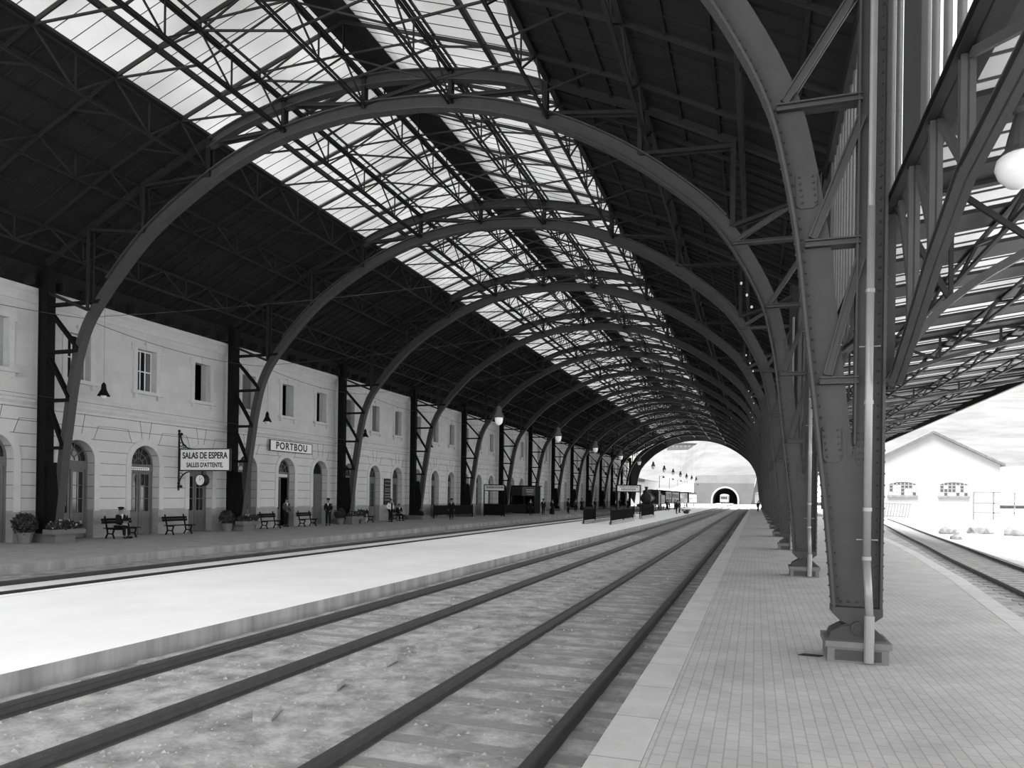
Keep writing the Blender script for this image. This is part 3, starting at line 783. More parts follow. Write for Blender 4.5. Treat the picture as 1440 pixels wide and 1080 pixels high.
# mouldings
g = MB()
g.prism([(WX - .02, 5.42), (WX + .06, 5.42), (WX + .06, 5.5), (WX + .16, 5.62), (WX + .16, 5.74), (WX - .02, 5.78)], YB1 - YB0, 'Y', YB0)
g.prism([(WX - .02, 9.62), (WX + .05, 9.62), (WX + .05, 9.78), (WX + .16, 9.95), (WX + .28, 10.05), (WX + .28, 10.2), (WX - .02, 10.22)], YB1 - YB0, 'Y', YB0)
S('trim_7', g, 'stone_plain')
g = MB(); g.box(WX - .02, WX + 0.22, YB0, YB1, 10.215, 11.1)
for k in range(0, 14):
    for q in range(9): g.box(WX + .2, WX + 0.75, AY(k) + 0.6 + q * 1.22, AY(k) + 0.75 + q * 1.22, 10.22, 10.6)
S('trim_8', g, 'boards')
g = MB(); gj = MB(); gw = MB()
for k, j, y in OP:
    # archivolt and jamb band
    n = 14
    for i in range(n):
        t0, t1 = math.pi * i / n, math.pi * (i + 1) / n
        P_ = lambda t, r: (y - r * math.cos(t), DSP + r * math.sin(t))
        a, b, c, d = P_(t0, DW), P_(t1, DW), P_(t1, DW + .28), P_(t0, DW + .28)
        g.prism([a, b, c, d], 0.05, 'X', WX)
    for s in (-1, 1):
        y0 = y + s * DW; g.box(WX, WX + 0.05, min(y0, y0 + s * .28), max(y0, y0 + s * .28), 1.2, DSP)
    # joint lines of the voussoirs
    L = lambda p, q: gj.bar((WX + 0.003, *p), (WX + 0.003, *q), 0.016, 0.02, (1, 0, 0))
    for s in (-1, 1):
        L((y + s * .2, DTOP + .30), (y + s * .36, 5.42)); L((y + s * .82, 4.35), (y + s * 1.05, 4.95)); L((y + s * 1.05, 4.95), (y + s * 1.86, 4.97))
    # window surround, keystone, sill
    for s in (-1, 1): y0 = y + s * WWD; gw.box(WX, WX + 0.06, min(y0, y0 + s * .22), max(y0, y0 + s * .22), WZ0, WZ1 + .22)
    gw.box(WX, WX + 0.06, y - WWD, y + WWD, WZ1, WZ1 + .22)
    for s in (-1, 1): gw.box(WX, WX + .05, min(y + s * (WWD + .22), y + s * (WWD + .34)), max(y + s * (WWD + .22), y + s * (WWD + .34)), WZ1 - .12, WZ1 + .22)
    gw.prism([(y - .1, WZ1), (y + .1, WZ1), (y + .14, WZ1 + .36), (y - .14, WZ1 + .36)], 0.1, 'X', WX)
    gw.box(WX, WX + 0.2, y - WWD - .34, y + WWD + .34, WZ0 - .16, WZ0)
    for s in (-1, 1): gw.box(WX, WX + 0.12, y + s * .7 - .08, y + s * .7 + .08, WZ0 - .36, WZ0 - .16)
S('trim_9', g, 'stone_plain'); S('trim_10', gw, 'stone_plain'); S('trim_11', gj, 'joint')
# doors
def make_door(style):
    P = empty('door', (0, 0, 0)); X = -RD
    m = MB()
    for s in (-1, 1): m.box(X - .05, X + .04, min(s * DW, s * (DW - .1)), max(s * DW, s * (DW - .1)), 0, DSP)
    m.box(X - .05, X + .05, -DW, DW, 3.03, 3.39)
    for i in range(12):
        t0, t1 = math.pi * i / 12, math.pi * (i + 1) / 12; P_ = lambda t, r: (-r * math.cos(t), DSP + r * math.sin(t))
        m.prism([P_(t0, DW - .09), P_(t1, DW - .09), P_(t1, DW), P_(t0, DW)], 0.09, 'X', X - .05)
    m.build('door_frame', 'door', P)
    m = MB()
    m.prism([(-(DW - .09) * math.cos(math.pi * i / 12), 3.39 + (DW - .06) * math.sin(math.pi * i / 12)) for i in range(13)], 0.02, 'X', X - .03)
    fl = m.build('fanlight', 'dark' if style == 2 else 'pane', P)
    if style != 2:
        m = MB()
        for r in (.25, .52):
            for i in range(10):
                t0, t1 = math.pi * i / 10, math.pi * (i + 1) / 10
                m.bar((X, -r * math.cos(t0), 3.4 + r * math.sin(t0)), (X, -r * math.cos(t1), 3.4 + r * math.sin(t1)), 0.03, 0.03, (1, 0, 0))
        for i in (2, 4, 5, 6, 8): t = math.pi * i / 10; m.bar((X, -.25 * math.cos(t), 3.4 + .25 * math.sin(t)), (X, -.78 * math.cos(t), 3.4 + .78 * math.sin(t)), 0.03, 0.03, (1, 0, 0))
        m.build('tracery', 'door', fl)
    for s in (-1, 1):
        if style == 1 and s == 1: continue
        m = MB(); c = s * .375; h = .355
        if style == 2:
            m.box(X - .02, X + .03, c - h, c + h, .02, 3.03)
            for q in range(5): m.box(X + .03, X + .04, c - h + .08 + q * .13, c - h + .14 + q * .13, .3, 2.9)
            m.build('door_leaf', 'door', P); continue
        m.box(X - .03, X + .03, c - h, c - h + .11, .02, 3.03); m.box(X - .03, X + .03, c + h - .11, c + h, .02, 3.03)
        m.box(X - .03, X + .03, c - h + .11, c + h - .11, .02, 1.12); m.box(X - .03, X + .03, c - h + .11, c + h - .11, 2.9, 3.03)
        m.box(X + .03, X + .045, c - h + .16, c + h - .16, .25, .95)
        lf = m.build('door_leaf', 'door', P)
        m = MB(); m.box(X - .012, X - .004, c - h + .11, c + h - .11, 1.12, 2.9); m.build('pane', 'pane', lf)
        m = MB(); 
        for z in (1.72, 2.3): m.box(X - .02, X + .012, c - h + .11, c + h - .11, z, z + .035)
        m.box(X - .02, X + .012, c - .015, c + .015, 1.12, 2.9); m.build('glazing_bars', 'door', lf)
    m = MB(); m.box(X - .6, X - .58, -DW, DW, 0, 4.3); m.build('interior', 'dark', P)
    return P
DP = [make_door(s) for s in range(3)]; DKD = [KIDS(d) for d in DP]; used = set()
for n_, (k, j, y) in enumerate(OP):
    st = {(2, 1): 1, (2, 2): 2}.get((k, j), 0)
    o = DP[st] if st not in used else copy_tree(DP[st], kids=DKD[st]); used.add(st)
    o.location = (WX, y, 0); o.name = 'door_%d' % (n_ + 1); o['kind'] = 'structure'
# upper windows: 0 mullioned half open, 1 dark open with folded shutter, 2 closed shutters
def make_win(style):
    P = empty('window', (0, 0, 0)); X = -0.3; h = WWD
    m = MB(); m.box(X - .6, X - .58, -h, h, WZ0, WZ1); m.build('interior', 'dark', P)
    if style == 2:
        for s in (-1, 1):
            m = MB(); c = s * h / 2; m.box(X - .02, X + .02, c - h / 2 + .01, c + h / 2 - .01, WZ0, WZ1)
            for q in range(14): m.box(X + .02, X + .032, c - h / 2 + .05, c + h / 2 - .05, WZ0 + .08 + q * .13, WZ0 + .15 + q * .13)
            m.build('shutter', 'shutter', P)
    elif style == 1:
        m = MB(); m.box(X - .02, X + .02, h - .30, h, WZ0, WZ1); m.build('shutter', 'stone_dark', P)
        m = MB(); m.box(X - .02, X + .02, -h, -h + .05, WZ0, WZ1); m.build('window_frame', 'door', P)
    else:
        m = MB(); m.box(X - .05, X, -h + .05, h - .05, WZ0, WZ1); m.build('pane', 'pane', P)
        m = MB()
        for yy in (-h, -.14, .16, h - .06): m.box(X - .02, X + .03, yy, yy + .05, WZ0, WZ1)
        for z in (WZ0, WZ0 + .95, WZ1 - .06): m.box(X - .02, X + .03, -h, h, z, z + .05)
        m.build('window_frame', 'white', P)
        m = MB(); m.box(X - .01, X + .01, h - .30, h, WZ0, WZ1); m.build('shutter', 'shutter', P)
    return P
WPR = [make_win(s) for s in range(3)]; WKD = [KIDS(d) for d in WPR]; used = set()
for n_, (k, j, y) in enumerate(OP):
    st = {(0, 2): 1, (1, 0): 0, (1, 1): 0, (1, 2): 1, (2, 1): 1, (2, 2): 1, (5, 1): 1, (6, 1): 1}.get((k, j), 2)
    o = WPR[st] if st not in used else copy_tree(WPR[st], kids=WKD[st]); used.add(st)
    o.location = (WX, y, 0); o.name = 'window_%d' % (n_ + wi); o['kind'] = 'structure'

# pedestals and planting at the left feet
m = MB(); m.box(-27.5, -26.05, -.45, .45, 0, .35); m.box(-27.55, -26.0, -.5, .5, .28, .352)
p = empty('column_pedestal', (0, 0, 0)); m.build('block', 'ped', p); kd = KIDS(p)
for k in range(NA):
    o = p if k == 0 else copy_tree(p, kids=kd); o.location = (0, AY(k), 0)
    tag(o, '%s stone block under the left arch feet beside the building, counting from the camera' % ORD[k], 'pedestal', 'stone blocks under the left arch feet')
def leaves(rx, ry, rz, n, seed, size=0.09, mt='leaf', shell=0.55):
    rr = random.Random(seed); m = MB()
    for _ in range(n):
        d = Vector((rr.gauss(0, 1), rr.gauss(0, 1), rr.gauss(0, 1))).normalized() * rr.uniform(shell, 1)
        c = Vector((d.x * rx, d.y * ry, d.z * rz)); u = Vector((rr.gauss(0, 1), rr.gauss(0, 1), rr.gauss(0, 1))).normalized(); v = u.orthogonal().normalized()
        s = size * rr.uniform(.7, 1.4)
        m.quad(c - u * s * .5, c + v * s * .35, c + u * s, c - v * s * .35)
    return m
def bush(loc, r, label, n=500, seed=1, pot=True):
    P = empty('potted_shrub', loc, 0, label, 'potted plant')
    if pot: m = MB(); m.lathe([(.2, 0), (.3, .42), (.33, .45), (.27, .43)], (0, 0, 0), 12); m.build('pot', 'ped', P)
    f = leaves(r, r, r, n, seed).build('foliage', 'leaf', P); f.location = (0, 0, .4 + r * .8)
    m = MB(); m.tube((0, 0, .3), (0, 0, .5 + r), .03, 6)
    for q in range(5): m.tube((0, 0, .5), (r * .6 * math.cos(q * 1.3), r * .6 * math.sin(q * 1.3), .5 + r), .015, 5)
    m.build('stem', 'wood', P)
    return P
bush((-26.9, AY(1) - 1.05, 0), .45, 'round dark shrub in a pot beside the nearest left arch foot', 900, 1)
bush((-26.7, AY(2) - .95, 0), .42, 'leafy shrub in a pot beside the arch foot next to the hanging clock', 600, 2)
bush((-26.7, AY(3) - .9, 0), .40, 'round shrub in a pot beside the arch foot after the station name board', 500, 3)
bush((-26.2, AY(3) + 1.1, 0), .34, 'small round shrub on a thin stem just beyond the arch foot after the name board', 400, 4, True)
for k in (1, 2, 3):
    P = empty('flower_box', (-26.2, AY(k), 0), 0, ['', 'flower box of leafy plants at the foot of the nearest left arch leg', 'flower box of plants at the foot of the arch leg by the clock', 'flower box of plants at the foot of the arch leg after the name board'][k], 'planter')
    m = MB(); m.box(-.15, .35, -.75, .75, .36, .55); m.build('box', 'ped', P)
    f = leaves(.35, .85, .22, 500, 10 + k).build('foliage', 'leaf', P); f.location = (.1, 0, .68)
    f = leaves(.36, .86, .24, 60, 20 + k, .07).build('blossom', 'flower', P); f.location = (.1, 0, .72)

# ------------------------------------------------------------------ benches
def bench():
    P = empty('platform_bench', (0, 0, 0)); L = 1.6
    for s in (-1, 1):
        m = MB(); y = s * .6
        for a, b in (((-.28, 0), (-.16, .22)), ((-.16, .22), (-.2, .42)), ((.22, 0), (.12, .2)), ((.12, .2), (.2, .42)), ((-.2, .42), (.22, .42)), ((-.2, .42), (-.33, .92)), ((-.16, .22), (.12, .2))):
            m.bar((a[0], y, a[1]), (b[0], y, b[1]), .05, .05, (0, 1, 0))
        m.lathe([(.02, 0), (.045, .03), (.02, .07)], (-.33, y, .92), 8)
        m.build('bench_end', 'iron_dark', P)
    m = MB()
    for x in (-.15, -.03, .09, .21): m.box(x - .05, x + .05, -L / 2, L / 2, .44, .475)
    m.build('seat', 'iron_dark', P)
    for x, z in ((-.29, .70), (-.32, .82)):
        m = MB(); m.bar((x, -L / 2, z), (x, L / 2, z), .035, .11); m.build('back_slat', 'iron_dark', P)
    return P
bp = bench(); kd = KIDS(bp)
BL = [(25.55, 'dark bench nearest the camera against the station wall, man seated on it'), (29.0, 'empty dark bench under the hanging clock and waiting room sign'),
      (36.15, 'empty dark bench to the left of the open doorway under the name board'), (39.85, 'empty dark bench right of the open doorway, beside the standing man in dark coat'),
      (47.2, 'empty dark bench against the wall between the name board bay and the poster'), (52.2, 'dark bench below the wall poster with a man sitting on it')]
for i, (y, l) in enumerate(BL):
    o = bp if i == 0 else copy_tree(bp, kids=kd); o.location = (-26.75, y, 0); tag(o, l, 'bench', 'benches along the station wall')

# ------------------------------------------------------------------ signs
P = empty('name_board', (WX + .18, 39.25, 4.95), 0, 'white station name board lettered PORTBOU on the building wall', 'sign')
m = MB(); m.box(0, .05, -2.15, 2.15, -.3, .3); m.build('board', 'white', P)
m = MB(); m.box(0, .07, -2.19, 2.19, .3, .34); m.box(0, .07, -2.19, 2.19, -.34, -.3); m.box(0, .07, -2.19, -2.15, -.3, .3); m.box(0, .07, 2.15, 2.19, -.3, .3); m.box(-.16, 0, -1.8, -1.75, -.2, .2); m.box(-.16, 0, 1.75, 1.8, -.2, .2); m.build('frame', 'black', P)
text('lettering', 'PORTBOU', .60, 'black', P, (.055, 0, -.01), (math.pi / 2, 0, math.pi / 2), 1.05, .016, space=1.18)
P = empty('bracket_sign', (WX, 30.0, 3.7), 0, 'white hanging sign SALAS DE ESPERA on a scrolled iron wall bracket', 'sign')
m = MB(); m.box(.18, 3.16, -.05, .05, -.51, .51); m.build('board', 'white', P)
m = MB(); m.box(.14, 3.2, -.07, .07, .51, .56); m.box(.14, 3.2, -.07, .07, -.56, -.51); m.box(.13, .18, -.07, .07, -.51, .51); m.box(3.16, 3.21, -.07, .07, -.51, .51); m.build('frame', 'black', P)
text('lettering', 'SALAS DE ESPERA', .44, 'black', P, (1.67, -.055, .2), (math.pi / 2, 0, 0), .80, .011)
text('lettering', "SALLES D'ATTENTE.", .32, 'black', P, (1.67, -.055, -.27), (math.pi / 2, 0, 0), .80, .008)
m = MB(); m.box(1.35, 1.95, -.056, -.05, -.035, -.025); m.build('divider', 'black', P)
m = MB()
m.box(.0, .06, -.03, .03, -1.55, 1.42)
for z in (.55, -.55): m.bar((-.02, 0, z), (.3, 0, z), .05, .05)
def arcbar(m, c, r, t0, t1, n=8, w=.05):
    for i in range(n):
        a, b = t0 + (t1 - t0) * i / n, t0 + (t1 - t0) * (i + 1) / n
        m.bar((c[0] + r * math.cos(a), 0, c[1] + r * math.sin(a)), (c[0] + r * math.cos(b), 0, c[1] + r * math.sin(b)), w, w, (0, 1, 0))
arcbar(m, (.9, 1.3), .78, math.pi, 1.45 * math.pi); arcbar(m, (.75, -1.3), .7, math.pi, .52 * math.pi)
arcbar(m, (.16, .78), .1, 0, 2 * math.pi, 10, .03); arcbar(m, (.38, .68), .08, 0, 2 * math.pi, 10, .03); arcbar(m, (.16, -.75), .1, 0, 2 * math.pi, 10, .03)
for z in (1.3, -1.35):
    for dx, dz in ((0, .16), (.15, 0), (-.15, 0), (0, 0)): m.sphere((.03 + dx, 0, z + dz), .075, n=8, m=6)
m.build('scroll_bracket', 'black', P)
P = empty('hanging_clock', (WX + 1.5, 30.0, 2.68), 0, 'round white faced clock hanging under the waiting room sign', 'clock')
m = MB(); m.tube((0, -.16, 0), (0, .16, 0), .30, 24); m.tube((0, 0, .28), (0, 0, .46), .05, 8); m.build('case', 'black', P)
m = MB(); m.tube((0, -.175, 0), (0, -.161, 0), .255, 24); d_ = m.build('dial', 'white', P)
m = MB(); m.bar((0, -.18, 0), (.0, -.18, .19), .012, .022, (0, 1, 0)); m.build('hand', 'black', d_)
m = MB(); m.bar((-.03, -.183, -.03), (.16, -.183, .12), .01, .016, (0, 1, 0)); m.build('hand', 'black', d_)
m = MB()
for i in range(12): t = i * math.pi / 6; m.bar((.20 * math.cos(t), -.177, .20 * math.sin(t)), (.235 * math.cos(t), -.177, .235 * math.sin(t)), .005, .014, (0, 1, 0))
m.build('hour_marks', 'black', d_)
# small lettered strips above two doors
for y, s, l in ((27.87 + .02, 'RESTAURANT', 'small white strip of lettering over the door behind the near bench'), (39.0, 'BUFFET', 'small white strip over the open doorway below the name board')):
    P = empty('door_sign', (WX - .36, y, 3.17), 0, l, 'sign'); m = MB(); m.box(0, .01, -.58, .58, -.07, .07); m.build('board', 'white', P)
    m = MB(); rr = random.Random(3)
    for i in range(9): m.box(.01, .014, -.5 + i * .115, -.44 + i * .115, -.035, .035)
    m.build('lettering', 'shutter', P)
P = empty('wall_poster', (WX + .03, 52.15, 2.35), 0, 'tall dark timetable board fixed to the wall between two doors', 'poster')
m = MB(); m.box(0, .05, -.52, .52, -1.1, .95); m.build('board', 'black', P)
m = MB()
for z in (.72, .42, .12, -.05, -.3, -.5, -.75): m.box(.05, .055, -.45, .45, z, z + .05)
m.build('lettering', 'stone_dark', P)

# ------------------------------------------------------------------ lamps
def pendant(r=.2, wire=9.12, bell=False):
    P = empty('pendant_lamp', (0, 0, 0))
    m = MB(); m.tube((0, 0, .45), (0, 0, wire), .005, 5); m.build('cable', 'iron', P)
    if bell:
        m = MB(); m.lathe([(.03, .5), (.09, .4), (.11, .2), (.2, .02), (.26, -.08), (.22, -.08), (.15, 0), (.03, .1)], (0, 0, 0), 14); m.build('lamp_shade', 'iron_dark', P)
        m = MB(); m.sphere((0, 0, -.1), .13, n=12, m=8); m.build('bulb', 'porcelain', P)
    else:
        m = MB(); m.lathe([(.04, .56), (.11, .5), (.12, .4), (.13, .3), (.2, .15), (.25, .05), (.2, 0), (.04, .1)], (0, 0, 0), 14); m.build('lamp_housing', 'iron', P)
        m = MB(); m.lathe([(.02, -.36), (.1, -.33), (.17, -.24), (.2, -.1), (.2, .02), (.15, .06)], (0, 0, 0), 16); m.build('globe', 'porcelain', P, smooth=True)
    return P
lp = pendant(); kd = KIDS(lp)
for k in range(2, 14):
    o = lp if k == 2 else copy_tree(lp, kids=kd); o.location = (-11.74, AY(k) - .1, 5.85)
    tag(o, 'white globe pendant lamp over the centre platform, %s one counting from the camera' % ORD[k - 2], 'lamp', 'pendant lamps over the centre platform')
lb = pendant(.2, 5.42, True); kd = KIDS(lb)
for i in range(12):
    o = lb if i == 0 else copy_tree(lb, kids=kd); o.location = (-26.7, AY(1) + 2.3 + BAY * i, 6.25)
    tag(o, 'small bell shaded lamp hanging before the station wall, %s from the camera' % ORD[i], 'lamp', 'bell lamps along the station wall')
def yard_lamp():
    P = empty('yard_lamp', (0, 0, 0)); m = MB(); m.tube((0, 0, 0), (0, 0, 7.2), .09, 6, .05); m.build('pole', 'iron', P)
    m = MB(); m.bar((0, 0, 7.0), (.9, 0, 7.2), .05, .05); m.build('arm', 'iron', P); m = MB(); m.lathe([(.05, .4), (.3, .05), (.3, 0), (.05, 0)], (.9, 0, 6.75), 10); m.build('lamp_shade', 'iron_dark', P)
    return P
ylp = yard_lamp(); kd = KIDS(ylp)
for i in range(6):
    o = ylp if i == 0 else copy_tree(ylp, kids=kd); o.location = (-20.5 + .1 * i, 166 + i * 19, -.27)
    tag(o, 'thin lamp post standing in the sunlit yard beyond the end arch, %s from the station' % ORD[i], 'lamp post', 'yard lamp posts beyond the end arch')
# canopy lamps on the right
def canopy_lamp():
    P = empty('canopy_lamp', (0, 0, 0))
    m = MB(); m.lathe([(.05, .72), (.09, .68), (.1, .6), (.06, .55), (.08, .5), (.13, .3), (.15, .2), (.2, .14), (.12, .1)], (0, 0, 0), 16); m.build('lamp_housing', 'iron', P)
    m = MB(); m.lathe([(.02, -.2), (.12, -.17), (.2, -.08), (.235, .02), (.22, .1), (.15, .16)], (0, 0, 0), 20); m.build('globe', 'porcelain', P, smooth=True)
    m = MB(); m.tube((0, 0, .7), (0, 0, 1.0), .015, 6); m.build('cable', 'iron', P)
    return P
cl = canopy_lamp(); kd = KIDS(cl)
for i in range(6):
    o = cl if i == 0 else copy_tree(cl, kids=kd); o.location = (2.52, 8.75 + 8.75 * 2 * i if i else 8.72, 5.55)
    if i: o.location = (2.52, AY(i) + 4.2, 5.6)
    tag(o, 'large white globe lamp under the side canopy at the right edge of the picture' if i == 0 else 'globe lamp under the side canopy behind the right hand legs, %s from the camera' % ORD[i], 'lamp', 'globe lamps under the side canopy')

# overhead span wires
def wire(name, pts, label, r=.012):
    m = MB()
    for a, b in zip(pts[:-1], pts[1:]):
        if (Vector(a) - Vector(b)).length > 1e-4: m.tube(a, b, r, 5)
    o = m.build(name, 'iron'); tag(o, label, 'wire'); return o
def sag(a, b, d, n=10): return [(a[0] + (b[0] - a[0]) * t, a[1] + (b[1] - a[1]) * t, a[2] + (b[2] - a[2]) * t - d * 4 * t * (1 - t)) for t in [i / n for i in range(n + 1)]]
wp = []
for k in range(0, 13): wp += sag((-25.3, AY(k), 8.9), (-25.3, AY(k + 1), 8.9), .35)
wire('cable', wp, 'thin pale cable looping from arch to arch high along the building side')
wire('cable', sag((-26.5, AY(0), 5.75), (-26.5, AY(13), 5.75), 0), 'thin level wire running along the building front at string course height', .008)
for k in (1, 2, 3, 4): wire('span_wire', sag((-25.2, AY(k) + .3, 9.0), (-11.74, AY(k + 1) - .1, 12.6), .2), 'thin wire rising from the %s left arch leg up towards the centre of the roof' % ORD[k], .01)
# insulators on the right legs
ins = None
for k in (1, 2, 3, 4):
    for q in range(3):
        o = MB().lathe([(.01, .06), (.03, .05), (.035, .0), (.02, -.02)], (0, 0, 0), 8).build('insulator', 'porcelain') if ins is None else ins.copy()
        if ins is None: ins = o
        else: COL.objects.link(o)
        o.location = (xat(INTR, 7.6 + q * .35, True) - .3, AY(k) - .1, 7.6 + q * .35)
        tag(o, 'small white insulator in a row of three beside the right leg of the %s arch' % ORD[k], 'insulator', 'insulators beside the right leg of the %s arch' % ORD[k])
# ------------------------------------------------------------------ fences and kiosks
def rail_panel(P, a, b, h, solid, name='panel'):
    a = Vector(a); b = Vector(b); m = MB()
    m.bar((a.x, a.y, h), (b.x, b.y, h), .06, .05); m.bar((a.x, a.y, .32), (b.x, b.y, .32), .05, .04)
    for p in (a, b): m.bar((p.x, p.y, .0), (p.x, p.y, h + .12), .08, .08)
    m.build('rail', 'iron_dark', P)
    L = (b - a).length; n = max(2, int(L / (.07 if solid else .28))); m = MB()
    for i in range(n + 1): q = a + (b - a) * i / n; m.bar((q.x, q.y, .30), (q.x, q.y, h), .045 if solid else .025, .025)
    m.build('bars', 'iron_dark', P, kind='stuff')
P = empty('stair_enclosure', (-11.6, 55.4, 0), 0, 'low dark iron railing around the subway stairs on the white centre platform', 'railing')
def R2(a, b, h, s): rail_panel(P, (a[0], a[1] - 55.4), (b[0], b[1] - 55.4), h, s)
R2((-.95, 55.4), (-.95, 59.6), 1.15, True); R2((1.15, 55.4), (1.15, 61.0), 1.1, True); R2((1.15, 71.2), (1.15, 79.5), 1.15, True)
R2((-.95, 59.6), (-.95, 80), 1.1, False); R2((1.15, 61), (1.15, 66), 1.1, True); R2((-.95, 80), (1.15, 80), 1.1, False)
m = MB(); m.box(-1.1, -.8, 0, 24.6, 0, .22); m.box(1.0, 1.3, 0, 10.7, 0, .22); m.box(1.0, 1.3, 15.7, 24.6, 0, .22); m.build('kerb', 'stone_dark', P)
def frame_sign(loc, w, rz, label, lines, ztop=3.3, hgt=.62, lower=None):
    P = empty('frame_sign', loc, rz, label, 'sign')
    for s in (0, 1): m = MB(); m.bar((s * w, 0, 0), (s * w, 0, ztop), .09, .09); m.build('post', 'iron_dark', P)
    m = MB(); m.box(0, w, -.05, .05, ztop - .06, ztop + .03); m.box(0, w, -.05, .05, ztop - hgt - .08, ztop - hgt); m.build('frame', 'iron_dark', P)
    m = MB(); m.box(.05, w - .05, -.03, .03, ztop - hgt, ztop - .06); m.build('board', 'white', P)
    m = MB(); rr = random.Random(len(label))
    for z, a, b, h in lines:
        x = a * w
        while x < b * w: q = rr.uniform(.05, .1); m.box(x, x + q, -.036, -.03, ztop - z - h, ztop - z); x += q + .05
    m.build('lettering', 'shutter', P)
    if lower: m = MB(); m.box(.04, w - .04, -.03, .03, .12, lower); m.build('panel', 'iron_dark', P)
    return P
frame_sign((-13.1, 72.5, 0), 2.3, 0, 'white lettered board on a dark frame over the centre platform stairs', [(.12, .12, .88, .12), (.32, .2, .8, .2)])
frame_sign((-25.85, 69, 0), 2.15, 0, 'white lettered board on a dark frame beside the building platform fence', [(.14, .1, .92, .22)], 3.15, .55, 1.25)
def fence(a, b, label):
    P = empty('platform_fence', (a[0], a[1], 0), 0, label, 'fence'); rail_panel(P, (0, 0), (b[0] - a[0], b[1] - a[1]), 1.12, True)
    m = MB(); m.bar((0, 0, .72), (b[0] - a[0], b[1] - a[1], .72), .03, .78); m.build('panel', 'iron_dark', P); return P
fence((-26.6, 58.6), (-25.9, 66.0), 'dark low fence on the building platform nearest the framed sign')
fence((-24.1, 69.3), (-24.9, 80.0), 'dark low fence between the framed sign and the newspaper kiosk')
P = empty('kiosk', (-26.0, 82.5, 0), 0, 'dark wooden kiosk with overhanging sign boards on the building platform', 'kiosk')
m = MB(); m.box(-1.4, -1.3, 0, 2.6, 0, 3.2); m.box(1.25, 1.35, 0, 2.6, 0, 3.2); m.box(-1.4, 1.35, 2.5, 2.6, 0, 3.2); m.box(-1.3, 1.25, 0, .08, 0, 1.1); m.build('body', 'iron_dark', P)
m = MB(); m.box(-1.5, 1.5, -.1, 2.7, 3.2, 3.3); m.build('roof', 'iron_dark', P)
m = MB(); m.box(-1.45, -.1, -.12, -.05, 2.1, 3.15); m.build('sign_board', 'black', P)
m = MB(); m.box(-.1, 1.45, -.12, -.05, 2.1, 3.15); sb = m.build('sign_board', 'shutter', P)
m = MB(); m.box(.4, 1.3, -.13, -.12, 2.75, 2.85); m.box(.45, 1.25, -.13, -.12, 2.5, 2.62); m.box(.5, 1.2, -.13, -.12, 2.25, 2.3); m.build('lettering', 'stone_plain', sb)
m = MB(); m.box(-1.2, 1.2, .3, 2.4, .9, 1.0); m.build('counter', 'wood', P)
m = MB(); m.bar((.1, 0, 0), (.1, 0, 3.2), .1, .1); m.build('post', 'black', P)

# ------------------------------------------------------------------ people
def skin(name, joints, edges, mt, parent, root=0, sub=2):
    me = bpy.data.meshes.new(name); me.from_pydata([j[:3] for j in joints], edges, []); me.update()
    o = bpy.data.objects.new(name, me); COL.objects.link(o)
    sk = o.modifiers.new('s', 'SKIN'); sk.use_smooth_shade = True
    for i, j in enumerate(joints):
        r = j[3] if isinstance(j[3], tuple) else (j[3], j[3]); me.skin_vertices[0].data[i].radius = r
        me.skin_vertices[0].data[i].use_root = (i == root)
    ss = o.modifiers.new('d', 'SUBSURF'); ss.levels = sub; ss.render_levels = sub
    dg = bpy.context.evaluated_depsgraph_get(); mm = bpy.data.meshes.new_from_object(o.evaluated_get(dg)); bpy.data.objects.remove(o)
    mm.name = name; mm.materials.clear(); mm.materials.append(M[mt])
    o = bpy.data.objects.new(name, mm); COL.objects.link(o); o.parent = parent
    return o
